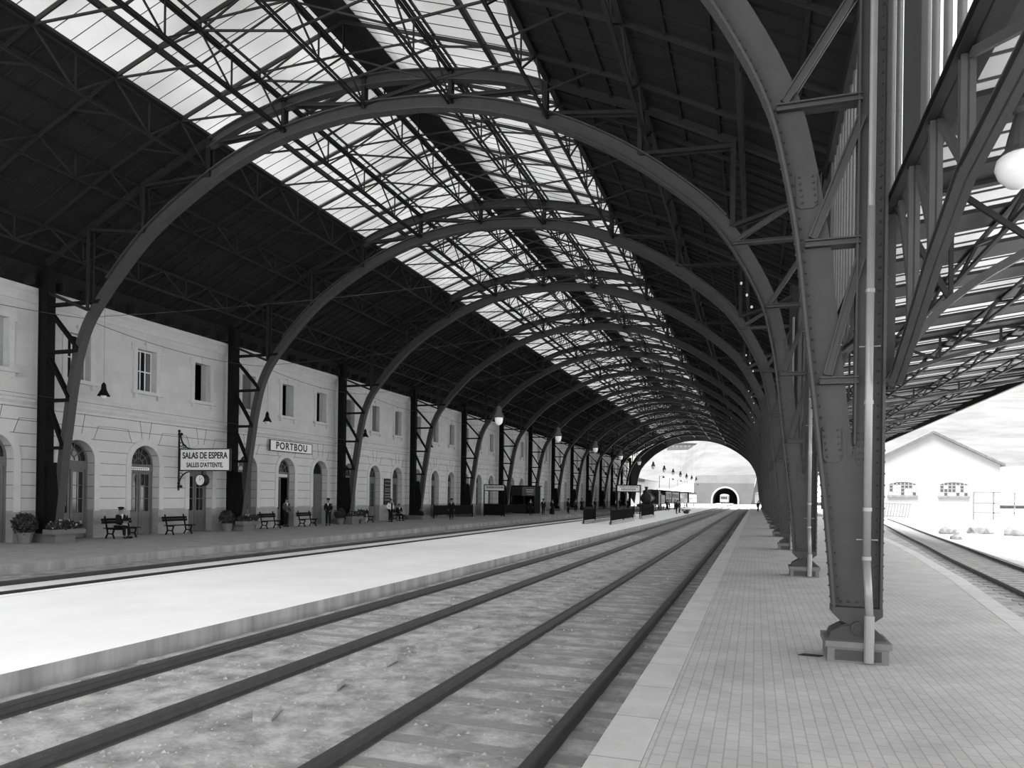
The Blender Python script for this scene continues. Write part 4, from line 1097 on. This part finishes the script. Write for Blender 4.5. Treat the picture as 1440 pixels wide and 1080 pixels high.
def person(loc, rz, label, pose='stand', coat='cloth_dark', legs='cloth_dark', hat='cap', h=1.0, arms='down', shirt=False, skirt=False, group=None):
    """figure faces +X before rotation"""
    P = empty('person', loc, rz, label, 'person', group); P.scale = (h, h, h)
    sit = pose == 'sit'
    zp = .52 if sit else .92; lean = .10 if arms == 'read' else .02
    px = 0
    hip, ch, sh, nk, hd = (px, 0, zp), (px + lean * .5, 0, zp + .28), (px + lean, 0, zp + .50), (px + lean + .01, 0, zp + .58), (px + lean + .03, 0, zp + .69)
    J = [(*hip, (.13, .10)), (*ch, (.13, .10)), (*sh, (.12, .09)), (*nk, .055), (*hd, (.085, .095)), (hd[0] + .005, 0, hd[2] + .1, (.078, .088))]
    E = [(0, 1), (1, 2), (2, 3), (3, 4), (4, 5)]
    arm = []; leg = []; hands = []
    for s in (-1, 1):
        S_ = (sh[0], s * .19, sh[2] - .02)
        if arms == 'down': el = (sh[0] - .03, s * .25, sh[2] - .30); wr = (sh[0] + .05, s * .25, sh[2] - .55)
        elif arms == 'hip': el = (sh[0] - .05, s * .36, sh[2] - .26); wr = (sh[0] + .08, s * .2, sh[2] - .44)
        elif arms == 'read': el = (sh[0] + .05, s * .24, sh[2] - .28); wr = (sh[0] + .3, s * .1, sh[2] - .28)
        else: el = (sh[0] - .02, s * .23, sh[2] - .28); wr = (sh[0] + .26, s * .17, sh[2] - .44)
        arm.append((S_, el, wr))
        hd_d = (Vector(wr) - Vector(el)).normalized(); kn0 = Vector(wr) + hd_d * .09; hands.append((Vector(wr), kn0, hd_d, s))
        if sit: kn = (px + .44, s * .13, zp - .02); an = (px + .46, s * .13, .09); fo = (px + .62, s * .15, .05)
        else: q = .07 * s if pose == 'walk' else 0; kn = (px + .03 + q * 1.5, s * .10, .49); an = (px - .02 + q * 3, s * .10, .09); fo = (an[0] + .18, s * .12, .045)
        leg.append(((hip[0], s * .09, zp - .04), kn, an, fo))
    # one continuous body
    for s, (a, e, w_) in zip((-1, 1), arm):
        i = len(J); J += [(*a, .055), (*e, .042), (*w_, .03), (*hands[0 if s < 0 else 1][1], (.035, .02))]; E += [(2, i), (i, i + 1), (i + 1, i + 2), (i + 2, i + 3)]
    for (hp, kn, an, fo) in leg:
        i = len(J); J += [(*hp, .085), (*kn, .058), (*an, .04), (*fo, (.045, .03))]; E += [(0, i), (i, i + 1), (i + 1, i + 2), (i + 2, i + 3)]
    b = skin('body', J, E, 'skin', P)
    # fingers and thumb, nose and ears belong to the body part
    f = MB()
    for (wr, kn0, d, s) in hands:
        side = Vector((0, 1, 0)).cross(d).normalized() if abs(d.y) < .9 else Vector((1, 0, 0))
        for i in range(4): o_ = side * (.024 - i * .016); L = (.055, .065, .06, .045)[i]; a = kn0 + o_; c = a + d * L * .6; e = c + (d * .6 + Vector((.3, -s * .4, 0))).normalized() * L * .5; f.tube(a, c, .008, 5); f.tube(c, e, .0075, 5, .006)
        a = wr + d * .03 + side * .03; f.tube(a, a + (d * .5 + side * .8).normalized() * .05, .009, 5, .007)
    f.tube((hd[0] + .085, 0, hd[2] + .06), (hd[0] + .115, 0, hd[2] + .02), .012, 6, .016)
    for s in (-1, 1): f.sphere((hd[0], s * .085, hd[2] + .03), .025, .6, .4, 1, 6, 4)
    f.build('fingers_and_face', 'skin', b)
    f = MB()
    for s in (-1, 1): f.sphere((hd[0] + .088, s * .03, hd[2] + .055), .009, n=6, m=4)
    f.build('eyes', 'black', b)
    f = MB(); f.sphere((hd[0] - .015, 0, hd[2] + .06), .1, .95, .92, 1.0, 12, 8); f.build('hair', 'black', P)
    # jacket
    J = [(*hip, (.165, .13)), (*ch, (.165, .13)), (sh[0], 0, sh[2] - .03, (.14, .105)), (sh[0], 0, sh[2] + .03, .075)]; E = [(0, 1), (1, 2), (2, 3)]
    if not sit: J[0] = (hip[0], 0, zp - .08, (.175, .14))
    for (a, e, w_) in arm:
        i = len(J); J += [(*a, .075), (*e, .062), (*w_, .05)]; E += [(2, i), (i, i + 1), (i + 1, i + 2)]
    skin('jacket', J, E, 'cloth_white' if shirt else coat, P)
    if not shirt:
        f = MB(); f.prism([(-.05, sh[2] + .05), (.05, sh[2] + .05), (.0, sh[2] - .16)], .02, 'X', sh[0] + .095); f.build('shirt_front', 'cloth_white', P)
    else:
        f = MB(); f.box(sh[0] + .10, sh[0] + .145, -.05, .05, zp + .0, sh[2]); f.build('waistcoat', 'cloth_dark', P)
    J = [(hip[0], 0, zp - .0, (.14, .115))]; E = []
    for (hp, kn, an, fo) in leg:
        i = len(J); J += [(hp[0], hp[1], hp[2], .1), (*kn, .078), (an[0], an[1], an[2] + .02, .066)]; E += [(0, i), (i, i + 1), (i + 1, i + 2)]
    if skirt: f = MB(); f.lathe([(.16, zp), (.24, .5), (.30, .1), (.29, .08)], (0, 0, 0), 14); f.build('skirt', legs, P)
    else: skin('trousers', J, E, legs, P)
    for (hp, kn, an, fo) in leg:
        f = MB(); f.sphere((an[0] + .07, an[1], .055), .075, 1.9, .75, .75, 10, 6); f.build('shoe', 'black', P)
    zt = hd[2] + .1
    if hat == 'cap': f = MB(); f.lathe([(.1, 0), (.135, .03), (.13, .06), (.06, .085)], (hd[0] - .01, 0, zt), 14); f.box(hd[0] + .07, hd[0] + .17, -.07, .07, zt - .005, zt + .012); f.build('cap', coat, P)
    elif hat == 'hat': f = MB(); f.lathe([(.18, 0), (.18, .012), (.1, .02), (.095, .11), (.05, .13)], (hd[0] - .01, 0, zt), 16); f.build('hat', coat, P)
    return P
person((-26.72, 25.35, 0), 0.0, 'seated man in dark suit and flat cap on the bench nearest the camera', 'sit', arms='read')
person((-26.2, 41.3, 0), -1.2, 'man in dark coat and cap standing beside the bench under the name board', 'stand', arms='front')
person((-27.5, 38.6, 0), -.2, 'man in grey coat standing in the open doorway below the name board', 'stand', coat='cloth_mid', hat=None, arms='front')
person((-26.1, 49.6, 0), -.3, 'man in white shirt and dark trousers standing beside the wall poster', 'stand', shirt=True, hat=None, arms='hip')
person((-26.72, 52.1, 0), -.6, 'seated man in dark suit reading on the bench by the poster', 'sit', arms='read', hat=None)
person((-24.4, 57.3, 0), -1.3, 'man in dark coat standing in front of the low dark fence', 'stand', arms='down')
far = [((-23.2, 76.3, 0), 'figure in dark clothes standing before the kiosk', {}), ((-22.6, 79.2, 0), 'dark clothed person standing right of the kiosk, nearest the track', {}), ((-22.0, 80.8, 0), 'person in long dark skirt beside the figure right of the kiosk', dict(skirt=True, hat='hat')),
       ((-21.9, 88.0, 0), 'person in dark coat standing alone beyond the kiosk', {}), ((-24.5, 98, 0), 'dark hatted person in the group under the ninth arch', dict(hat='hat')), ((-23.6, 99, 0), 'person in grey coat in the group under the ninth arch', dict(coat='cloth_mid')),
       ((-24.8, 108, 0), 'woman in dark dress near the tenth arch leg', dict(skirt=True, hat='hat')), ((-23.2, 110, 0), 'man in dark cap near the tenth arch leg', {}), ((-24.2, 122, 0), 'distant person in dark coat near the eleventh arch leg', {}), ((-22.6, 124, 0), 'distant person in white shirt near the eleventh arch leg', dict(shirt=True)),
       ((-24.0, 136, 0), 'distant dark figure near the twelfth arch leg', {}), ((-22.8, 138, 0), 'distant woman in long dark skirt near the twelfth arch leg', dict(skirt=True)),
       ((-10.1, 104.5, 0), 'dark clothed man standing at the far end of the centre platform, hands on hips', dict(arms='hip')), ((-9.9, 98.6, 0), 'person bending over a handcart at the edge of the centre platform', dict(arms='read')),
       ((-12.8, 125, 0), 'person in grey coat on the centre platform beside the carriages', dict(coat='cloth_mid')), ((-13.3, 118, 0), 'person in dark trousers walking along the centre platform by the locomotive', dict(pose='walk')),
       ((.35, 128, 0), 'lone dark figure far down the right platform beside the iron legs', {})]
for i, (loc, lab, kw) in enumerate(far): person(loc, -1.2 + (i * 1.7 % 1.4), lab, **kw)
P = empty('handcart', (-8.75, 99.6, 0), .4, 'small dark handcart tipped at the centre platform edge', 'cart')
m = MB(); m.box(-.5, .5, -.35, .35, .35, .6); m.build('tray', 'wood', P)
for s in (-1, 1): m = MB(); m.tube((0, s * .38, .26), (0, s * .44, .26), .26, 14); m.build('wheel', 'black', P)
m = MB(); m.bar((-.5, .2, .5), (-1.2, .2, .9), .04, .04); m.bar((-.5, -.2, .5), (-1.2, -.2, .9), .04, .04); m.build('handle', 'wood', P)

# ------------------------------------------------------------------ train
TX = -16.53; GZ = -.12
def wheel(P, x, y, r):
    m = MB(); m.tube((x - .06, y, GZ + r), (x + .06, y, GZ + r), r, 18); m.tube((x - .09, y, GZ + r), (x + .09, y, GZ + r), r * .25, 10); m.build('wheel', 'black', P)
P = empty('steam_locomotive', (TX, 117, 0), 0, 'black steam locomotive facing the camera on the track beside the centre platform', 'locomotive')
m = MB(); m.tube((0, .3, 1.95), (0, 5.6, 1.95), .78, 24); m.build('boiler', 'loco', P, smooth=False)
m = MB(); m.tube((0, -.1, 1.95), (0, .9, 1.95), .86, 24); sbx = m.build('smokebox', 'loco', P)
m = MB(); m.lathe([(.78, 0), (.74, -.08), (.5, -.16), (.1, -.2)], (0, -.1, 1.95), 20, 'Y'); m.build('smokebox_door', 'loco', sbx)
m = MB(); m.lathe([(.26, 2.7), (.2, 2.9), (.2, 3.55), (.28, 3.6), (.28, 3.78), (.2, 3.78)], (0, .45, 0), 16); m.build('chimney', 'loco', P)
for y, r in ((2.2, .34), (4.0, .30)): m = MB(); m.lathe([(r + .05, 2.6), (r, 2.8), (r, 3.05), (r * .6, 3.2), (.05, 3.24)], (0, y, 0), 14); m.build('dome', 'loco', P)
m = MB(); m.box(-1.3, 1.3, -.75, -.55, .62, 1.0); m.box(-1.2, 1.2, -.55, 8.2, .85, 1.02); m.build('buffer_beam', 'loco', P)
for s in (-1, 1):
    m = MB(); m.tube((s * .9, -1.15, .85), (s * .9, -.75, .85), .09, 10); m.tube((s * .9, -1.2, .85), (s * .9, -1.15, .85), .22, 14); m.build('buffer', 'loco', P)
    for y in (1.8, 3.6, 5.4): wheel(P, s * .87, y, .68)
    wheel(P, s * .87, .3, .42)
    m = MB(); m.tube((s * 1.05, .2, .75), (s * 1.05, 1.1, .75), .24, 14); m.build('cylinder', 'loco', P)
    m = MB(); m.bar((s * 1.08, 1.1, .6), (s * 1.08, 5.4, .55), .05, .1); m.build('rod', 'pipe', P)
    m = MB(); m.lathe([(.12, 0), (.13, .25), (.05, .32)], (s * .8, -.65, 1.0), 10); m.build('lamp', 'loco', P)
m = MB(); m.box(-1.3, -1.22, 5.6, 7.8, 1.0, 3.1); m.box(1.22, 1.3, 5.6, 7.8, 1.0, 3.1); m.box(-1.3, 1.3, 5.6, 5.7, 1.0, 3.1); m.build('cab', 'loco', P)
m = MB(); m.prism([(-1.42, 3.1), (1.42, 3.1), (1.0, 3.32), (0, 3.42), (-1.0, 3.32)], 2.5, 'Y', 5.45); m.build('cab_roof', 'loco', P)
for x in (-1.0, .5): m = MB(); m.box(x, x + .5, 5.58, 5.6, 2.3, 2.8); m.build('cab_window', 'pane', P)
P = empty('tender', (TX, 125.6, 0), 0, 'black coal tender coupled behind the steam locomotive', 'tender')
m = MB(); m.box(-1.35, 1.35, 0, 5.5, .9, 2.5); m.build('tank', 'loco', P); m = MB(); m.prism([(-1.1, 2.5), (1.1, 2.5), (.6, 2.95), (-.5, 3.0)], 4.6, 'Y', .4); m.build('coal', 'black', P)
for s in (-1, 1):
    for y in (1, 2.7, 4.4): wheel(P, s * .87, y, .5)
def coach(y, L, label, light=False):
    dx = 4 * ((y + L / 2 - 150) / 60) ** 2 if y + L / 2 > 150 else 0
    P = empty('railway_carriage', (TX + dx, y, 0), -2 * 4 * max(0, (y + L / 2 - 150)) / 3600, label, 'carriage', None)
    m = MB(); m.box(-1.4, 1.4, 0, L, .95, 3.1); m.build('body', 'loco', P)
    m = MB(); m.prism([(-1.5, 3.1), (1.5, 3.1), (1.2, 3.35), (0, 3.5), (-1.2, 3.35)], L + .2, 'Y', -.1); m.build('roof', 'iron_dark', P)
    n = int(L / 1.6)
    for i in range(n):
        m = MB(); y0 = .4 + i * (L - .8) / n; m.box(1.4, 1.42, y0, y0 + (L - .8) / n * .7, 2.05, 2.85); m.build('carriage_window', 'pane', P)
    m = MB(); m.box(1.4, 1.415, .2, L - .2, 1.05, 1.9); m.build('side_panel', 'stone_dark' if light else 'shutter', P)
    for s in (-1, 1):
        for q in (1.2, L - 1.2): wheel(P, s * .87, q, .48)
coach(132, 9, 'dark goods van coupled behind the tender'); coach(142, 13, 'dark passenger carriage in the middle of the standing train', True); coach(156, 13, 'passenger carriage with paler lower panels towards the rear of the train', True); coach(170, 13, 'last carriage of the standing train beyond the end arch', True)
P = empty('railcar', (-11.2, 284, 0), 0, 'pale rounded railcar standing at the tunnel mouth', 'railcar')
m = MB(); m.box(-1.5, 1.5, 0, 9, .6, 3.0); m.build('body', 'yard_stone', P); m = MB(); m.prism([(-1.6, 3.0), (1.6, 3.0), (1.1, 3.5), (0, 3.7), (-1.1, 3.5)], 9.2, 'Y', -.1); m.build('roof', 'shedwall', P)
for x in (-1.1, -.35, .4): m = MB(); m.box(x, x + .65, -.02, 0, 1.8, 2.6); m.build('carriage_window', 'pane', P)
for s in (-1, 1): wheel(P, s * .87, 1.5, .45); wheel(P, s * .87, 7.5, .45)
P = empty('goods_wagon', (9.2, 101, 0), -.09, 'dark goods wagon seen between the two nearest iron legs', 'wagon')
m = MB(); m.box(-1.35, 1.35, 0, 8, .9, 3.2); m.build('body', 'loco', P); m = MB(); m.prism([(-1.45, 3.2), (1.45, 3.2), (.8, 3.5), (-.8, 3.5)], 8.2, 'Y', -.1); m.build('roof', 'iron_dark', P)
for s in (-1, 1): wheel(P, s * .87, 1.5, .48); wheel(P, s * .87, 6.5, .48)
P = empty('goods_wagon', (1.1, 200, 0), 0, 'grey wagon standing beyond the far end of the right platform', 'wagon')
m = MB(); m.box(-1.35, 1.35, 0, 8, .9, 3.4); m.build('body', 'shutter', P); m = MB(); m.prism([(-1.45, 3.4), (1.45, 3.4), (.8, 3.8), (-.8, 3.8)], 8.2, 'Y', -.1); m.build('roof', 'shutter', P)
for s in (-1, 1): wheel(P, s * .87, 1.5, .48); wheel(P, s * .87, 6.5, .48)

# ------------------------------------------------------------------ landscape
def hsh(x, y): return math.sin(x * .021 + 1.3) * 5 + math.sin(y * .017 + x * .009) * 6 + math.sin(x * .07 + y * .05) * 1.6
g = MB(); nx, ny = 60, 34
xs = [-320 + 640 * i / nx for i in range(nx + 1)]; ys = [302 + (j / ny) ** 1.3 * 420 for j in range(ny + 1)]
for y in ys:
    for x in xs:
        t = (y - 302) / 420; cut = 1.0
        base = 10.8 + 95 * t ** .8 + hsh(x, y) * min(1, t * 4)
        if x > 12: base = base * .95 + (x - 12) * .06
        if x < -23: base = 3 + (base - 3) * min(1, .35 + t * 2.5)
        g.v.append((x, y, base))
for j in range(ny):
    for i in range(nx): q = j * (nx + 1) + i; g.f.append((q, q + 1, q + nx + 2, q + nx + 1))
S('hillside', g, 'hill')
TC, TR, TS = -11.5, 4.7, 1.4
g = MB(); n = 16
arc = [(TC - TR * math.cos(math.pi * i / n), TS + TR * math.sin(math.pi * i / n)) for i in range(n + 1)]
g.quad((-23.5, 300, -.3), (TC - TR, 300, -.3), (TC - TR, 300, TS), (-23.5, 300, TS)); g.quad((TC + TR, 300, -.3), (-2.0, 300, -.3), (-1.4, 300, TS), (TC + TR, 300, TS))
for p, q in zip(arc[:-1], arc[1:]): g.quad((p[0], 300, p[1]), (q[0], 300, q[1]), (q[0], 300, 8), (p[0], 300, 8))
g.quad((-23.5, 300, TS), (TC - TR, 300, TS), (TC - TR, 300, 8), (-23.5, 300, 8)); g.quad((TC + TR, 300, TS), (-1.4, 300, TS), (-.4, 300, 8), (TC + TR, 300, 8))
g.quad((-23.5, 300, 8), (-.4, 300, 8), (.4, 302, 11.5), (-23, 302, 11.0)); g.quad((-320, 301.5, -.3), (-23.5, 301.5, -.3), (-23.5, 301.5, 4), (-320, 301.5, 4))
g.quad((.3, 302, 11), (12, 325, 11.5), (10, 325, -.3), (-2, 300, -.3))
for p, q in zip([(TC - TR, -.3)] + arc, arc + [(TC + TR, -.3)]): g.quad((p[0], 300, p[1]), (q[0], 300, q[1]), (q[0], 330, q[1]), (p[0], 330, p[1]))
g.quad((TC - TR, 330, -.3), (TC + TR, 330, -.3), (TC + TR, 330, 7), (TC - TR, 330, 7))
S('tunnel_wall', g, 'cut')
g = MB()
for p, q in zip([(TC - TR, -.3)] + arc, arc + [(TC + TR, -.3)]):
    c = Vector((TC, TS)); P_ = lambda u: tuple(c + (Vector(u) - c) * 1.13) if u[1] > TS else (u[0] + math.copysign(.6, u[0] - TC), u[1])
    g.prism([p, q, P_(q), P_(p)], .5, 'Y', 299.6)
S('tunnel_arch', g, 'shedwall')
def house(x0, x1, y0, y1, h, rh, label, nwin, wall='shedwall', z0=-.3, side=False, roofm='tile'):
    P = empty('house', (x0, y0, z0), 0, label, 'building'); w_ = x1 - x0; d = y1 - y0
    m = MB(); m.box(0, w_, 0, d, 0, h); m.build('wall', wall, P)
    m = MB(); m.prism([(-.3, h), (w_ + .3, h), (w_ * .5, h + rh)], d + .6, 'Y', -.3); m.build('roof', roofm, P)
    for i in range(nwin): m = MB(); x = w_ * (i + .5) / nwin; m.box(x - w_ * .17 / nwin * 1.2, x + w_ * .17 / nwin * 1.2, -.05, .0, h * .55, h * .8); m.build('house_window', 'shutter', P)
    return P
house(-34, -25.0, 175, 200, 6.6, 1.2, 'white railway building behind the last left arch leg', 4)
house(-60, -34, 240, 262, 8, 1.5, 'long white building far behind the standing train', 8)
def hz(x, y):
    t = (y - 302) / 420; b = 10.8 + 95 * t ** .8 + hsh(x, y) * min(1, t * 4); return b if x >= -23 else 3 + (b - 3) * min(1, .35 + t * 2.5)
def row(x0, x1, Y, h, rh, label, n, wall): return house(x0, x1, Y, Y + 7, h, rh, label, n, wall=wall, z0=min(hz(x0, Y), hz(x1, Y)) - .5)
row(-42, -26.5, 369, 3.8, .6, 'row of small pale houses high on the terraced hillside', 8, 'hill')
row(-26, -23.1, 369, 5.5, .8, 'taller grey house at the right end of the hillside row', 2, 'cut')
# goods shed on the right
P = empty('goods_shed', (15.1, 115, -.3), 0, 'pale gabled goods shed with two arched windows across the right yard', 'building'); w_ = 16.2
m = MB(); m.prism([(0, 0), (w_, 0), (w_, 7.6), (w_ / 2, 11.9), (0, 7.6)], 40, 'Y', 0); m.build('wall', 'shedwall', P)
m = MB()
for s in (0, 1):
    a = (0 - .5, 7.55) if s == 0 else (w_ + .5, 7.55); b = (w_ / 2, 12.15); m.prism([a, b, (b[0], b[1] - .35), (a[0], a[1] - .35)], 41, 'Y', -.4)
m.build('roof', 'tile', P)
for cx_w in (4.4, 10.7):
    m = MB(); hw = 1.7; z0, z1 = 3.15, 4.6
    pts = [(cx_w - hw, z0), (cx_w + hw, z0), (cx_w + hw, z1)] + [(cx_w + hw * math.cos(t), z1 + .45 * math.sin(t)) for t in [math.pi * i / 8 for i in range(1, 8)]] + [(cx_w - hw, z1)]
    m.prism(pts, .06, 'Y', -.06); w1 = m.build('shed_window', 'cloth_mid', P)
    m = MB()
    for i in range(8): x = cx_w - hw + i * 2 * hw / 7; m.box(x - .05, x + .05, -.1, -.06, z0, z1 + .3)
    for z in (z0, z0 + .5, z0 + 1.0, z1): m.box(cx_w - hw, cx_w + hw, -.1, -.06, z - .04, z + .04)
    rr = random.Random(int(cx_w * 10))
    for i in range(7):
        for q in range(3):
            if rr.random() < .45: m.box(cx_w - hw + i * 2 * hw / 7, cx_w - hw + (i + 1) * 2 * hw / 7, -.09, -.06, z0 + q * .5, z0 + q * .5 + .5)
    m.build('glazing_bars', 'shedwall', w1)
    m = MB(); m.box(cx_w - hw - .2, cx_w + hw + .2, -.2, 0, z0 - .25, z0)
    m.build('window_sill', 'yard_stone', w1)
# debris in the yard
def lump(r, seed, sx=1, sy=1, sz=.85):
    bm = bmesh.new(); bmesh.ops.create_icosphere(bm, subdivisions=2, radius=r); rr = random.Random(seed)
    for v in bm.verts: v.co *= rr.uniform(.85, 1.1) * .72; v.co.x *= sx; v.co.y *= sy; v.co.z *= sz
    me = bpy.data.meshes.new('rock'); bm.to_mesh(me); bm.free(); return me
rk_ = [((13.2, 60, 0), .9, 'squarish grey block lying left of the rubble in the right yard'), ((15.6, 62, 0), 1.2, 'pale boulder in the middle of the right yard'), ((17.2, 60, 0), 1.0, 'pale boulder rightmost in the yard before the shed'),
       ((17.5, 44, 0), .7, 'small pale rock near the right picture edge beyond the tracks'), ((11.8, 52, -.1), .5, 'flat dark stone between the curving rails and the shed')]
for i, (l, r, lab) in enumerate(rk_):
    me = lump(r, i); me.materials.append(M['yard_stone']); o = bpy.data.objects.new('rock', me); COL.objects.link(o); o.location = (l[0], l[1], l[2] - .1); tag(o, lab, 'rock')
g = MB(); rr = random.Random(5)
for i in range(12):
    for j in range(8): pass
def mound(x, y, rx, ry, h, label, mt='bright_ground'):
    m = MB(); n = 16; mm = 6; rr = random.Random(int(x * 7))
    for j in range(mm + 1):
        t = j / mm
        for i in range(n): a = 2 * math.pi * i / n; k = (1 - t) * rr.uniform(.93, 1.07); m.v.append((x + rx * k * math.cos(a), y + ry * k * math.sin(a), -.3 + h * (1 - (1 - t) ** 1.6)))
    for j in range(mm):
        for i in range(n): a = j * n + i; b = j * n + (i + 1) % n; m.f.append((a, b, b + n, a + n))
    m.f.append(tuple(range(mm * n, mm * n + n)))
    o = m.build('earth_mound', mt); tag(o, label, 'earth mound'); return o
mound(38, 88, 14, 12, 5.5, 'large pale earth mound at the right edge before the goods shed')
P = empty('hurdle_fence', (15.8, 108, -.25), 0, 'leaning slatted hurdles stacked at the left corner of the goods shed', 'fence')
m = MB()
for i in range(10): m.bar((i * .35, 0, 0), (i * .35 + .3, 0, 2.0), .08, .08)
m.bar((0, 0, .4), (3.4, 0, .2), .1, .1); m.bar((0, 0, 2.0), (3.6, 0, 1.9), .1, .1); m.build('slats', 'yard_stone', P)
P = empty('timber_rack', (26.5, 108, -.25), 0, 'timber rack and planks against the right end of the goods shed', 'rack')
m = MB()
for z in (1.0, 2.2, 3.6): m.bar((0, 0, z), (4.5, 0, z), .15, .12)
for x in (0, 2.2, 4.5): m.bar((x, 0, 0), (x, 0, 3.6), .15, .15)
m.build('bars', 'yard_stone', P)
# loose stones between the tracks
m = MB(); rr = random.Random(11)
for _ in range(4200):
    y = 4 + 50 * rr.random() ** 1.7; x = rr.uniform(-8.1, -1.4); s = rr.uniform(.008, .032)
    if min(abs(x - q) for q in (-7.5, -5.8, -3.52, -1.82)) < .1: continue
    i = len(m.v)
    for p in ((1, 0, 0), (-.5, .9, 0), (-.6, -.8, 0), (.1, .1, .9)): m.v.append((x + p[0] * s * rr.uniform(.7, 1.3), y + p[1] * s * rr.uniform(.7, 1.3), -.27 + p[2] * s))
    m.f += [(i, i + 1, i + 3), (i + 1, i + 2, i + 3), (i + 2, i, i + 3), (i, i + 2, i + 1)]
o = m.build('gravel', 'rubble'); tag(o, 'loose stone chips scattered over the dirt between the rails', 'gravel', kind='stuff')
sl = [((-5.15, 9.3), .34, .2, 'broken slab lying just right of the rail by the centre platform, nearest camera'), ((-5.1, 7.9), .3, .4, 'dark flat slab beside the near rails at the bottom left'), ((-4.85, 10.7), .3, 1.0, 'flat stone slab between the two tracks, middle one'),
      ((-5.0, 12.4), .26, .1, 'flat stone slab between the two tracks, farther one'), ((-7.9, 8.1), .2, .7, 'pale stub of wood between the rail and the centre platform kerb'), ((-5.0, 6.7), .22, 2.0, 'small broken slab at the lower left between the tracks')]
for (x, y), s, a, lab in sl:
    m = MB(); m.prism([(-s, -s * .5), (s * .8, -s * .6), (s, s * .3), (s * .1, s * .6), (-s * .9, s * .4)], .07, 'Z', 0); o = m.build('stone_slab', 'rubble'); o.location = (x, y, -.275); o.rotation_euler = (.06, -.08, a); tag(o, lab, 'slab')
m = MB(); m.prism([(-.16, -.05), (.1, -.07), (.17, .03), (-.08, .06)], .01, 'Z', 0); o = m.build('leaf_scrap', 'black'); o.location = (.74, 10.9, .002); tag(o, 'dark scrap lying on the tiles left of the nearest pedestal', 'scrap')
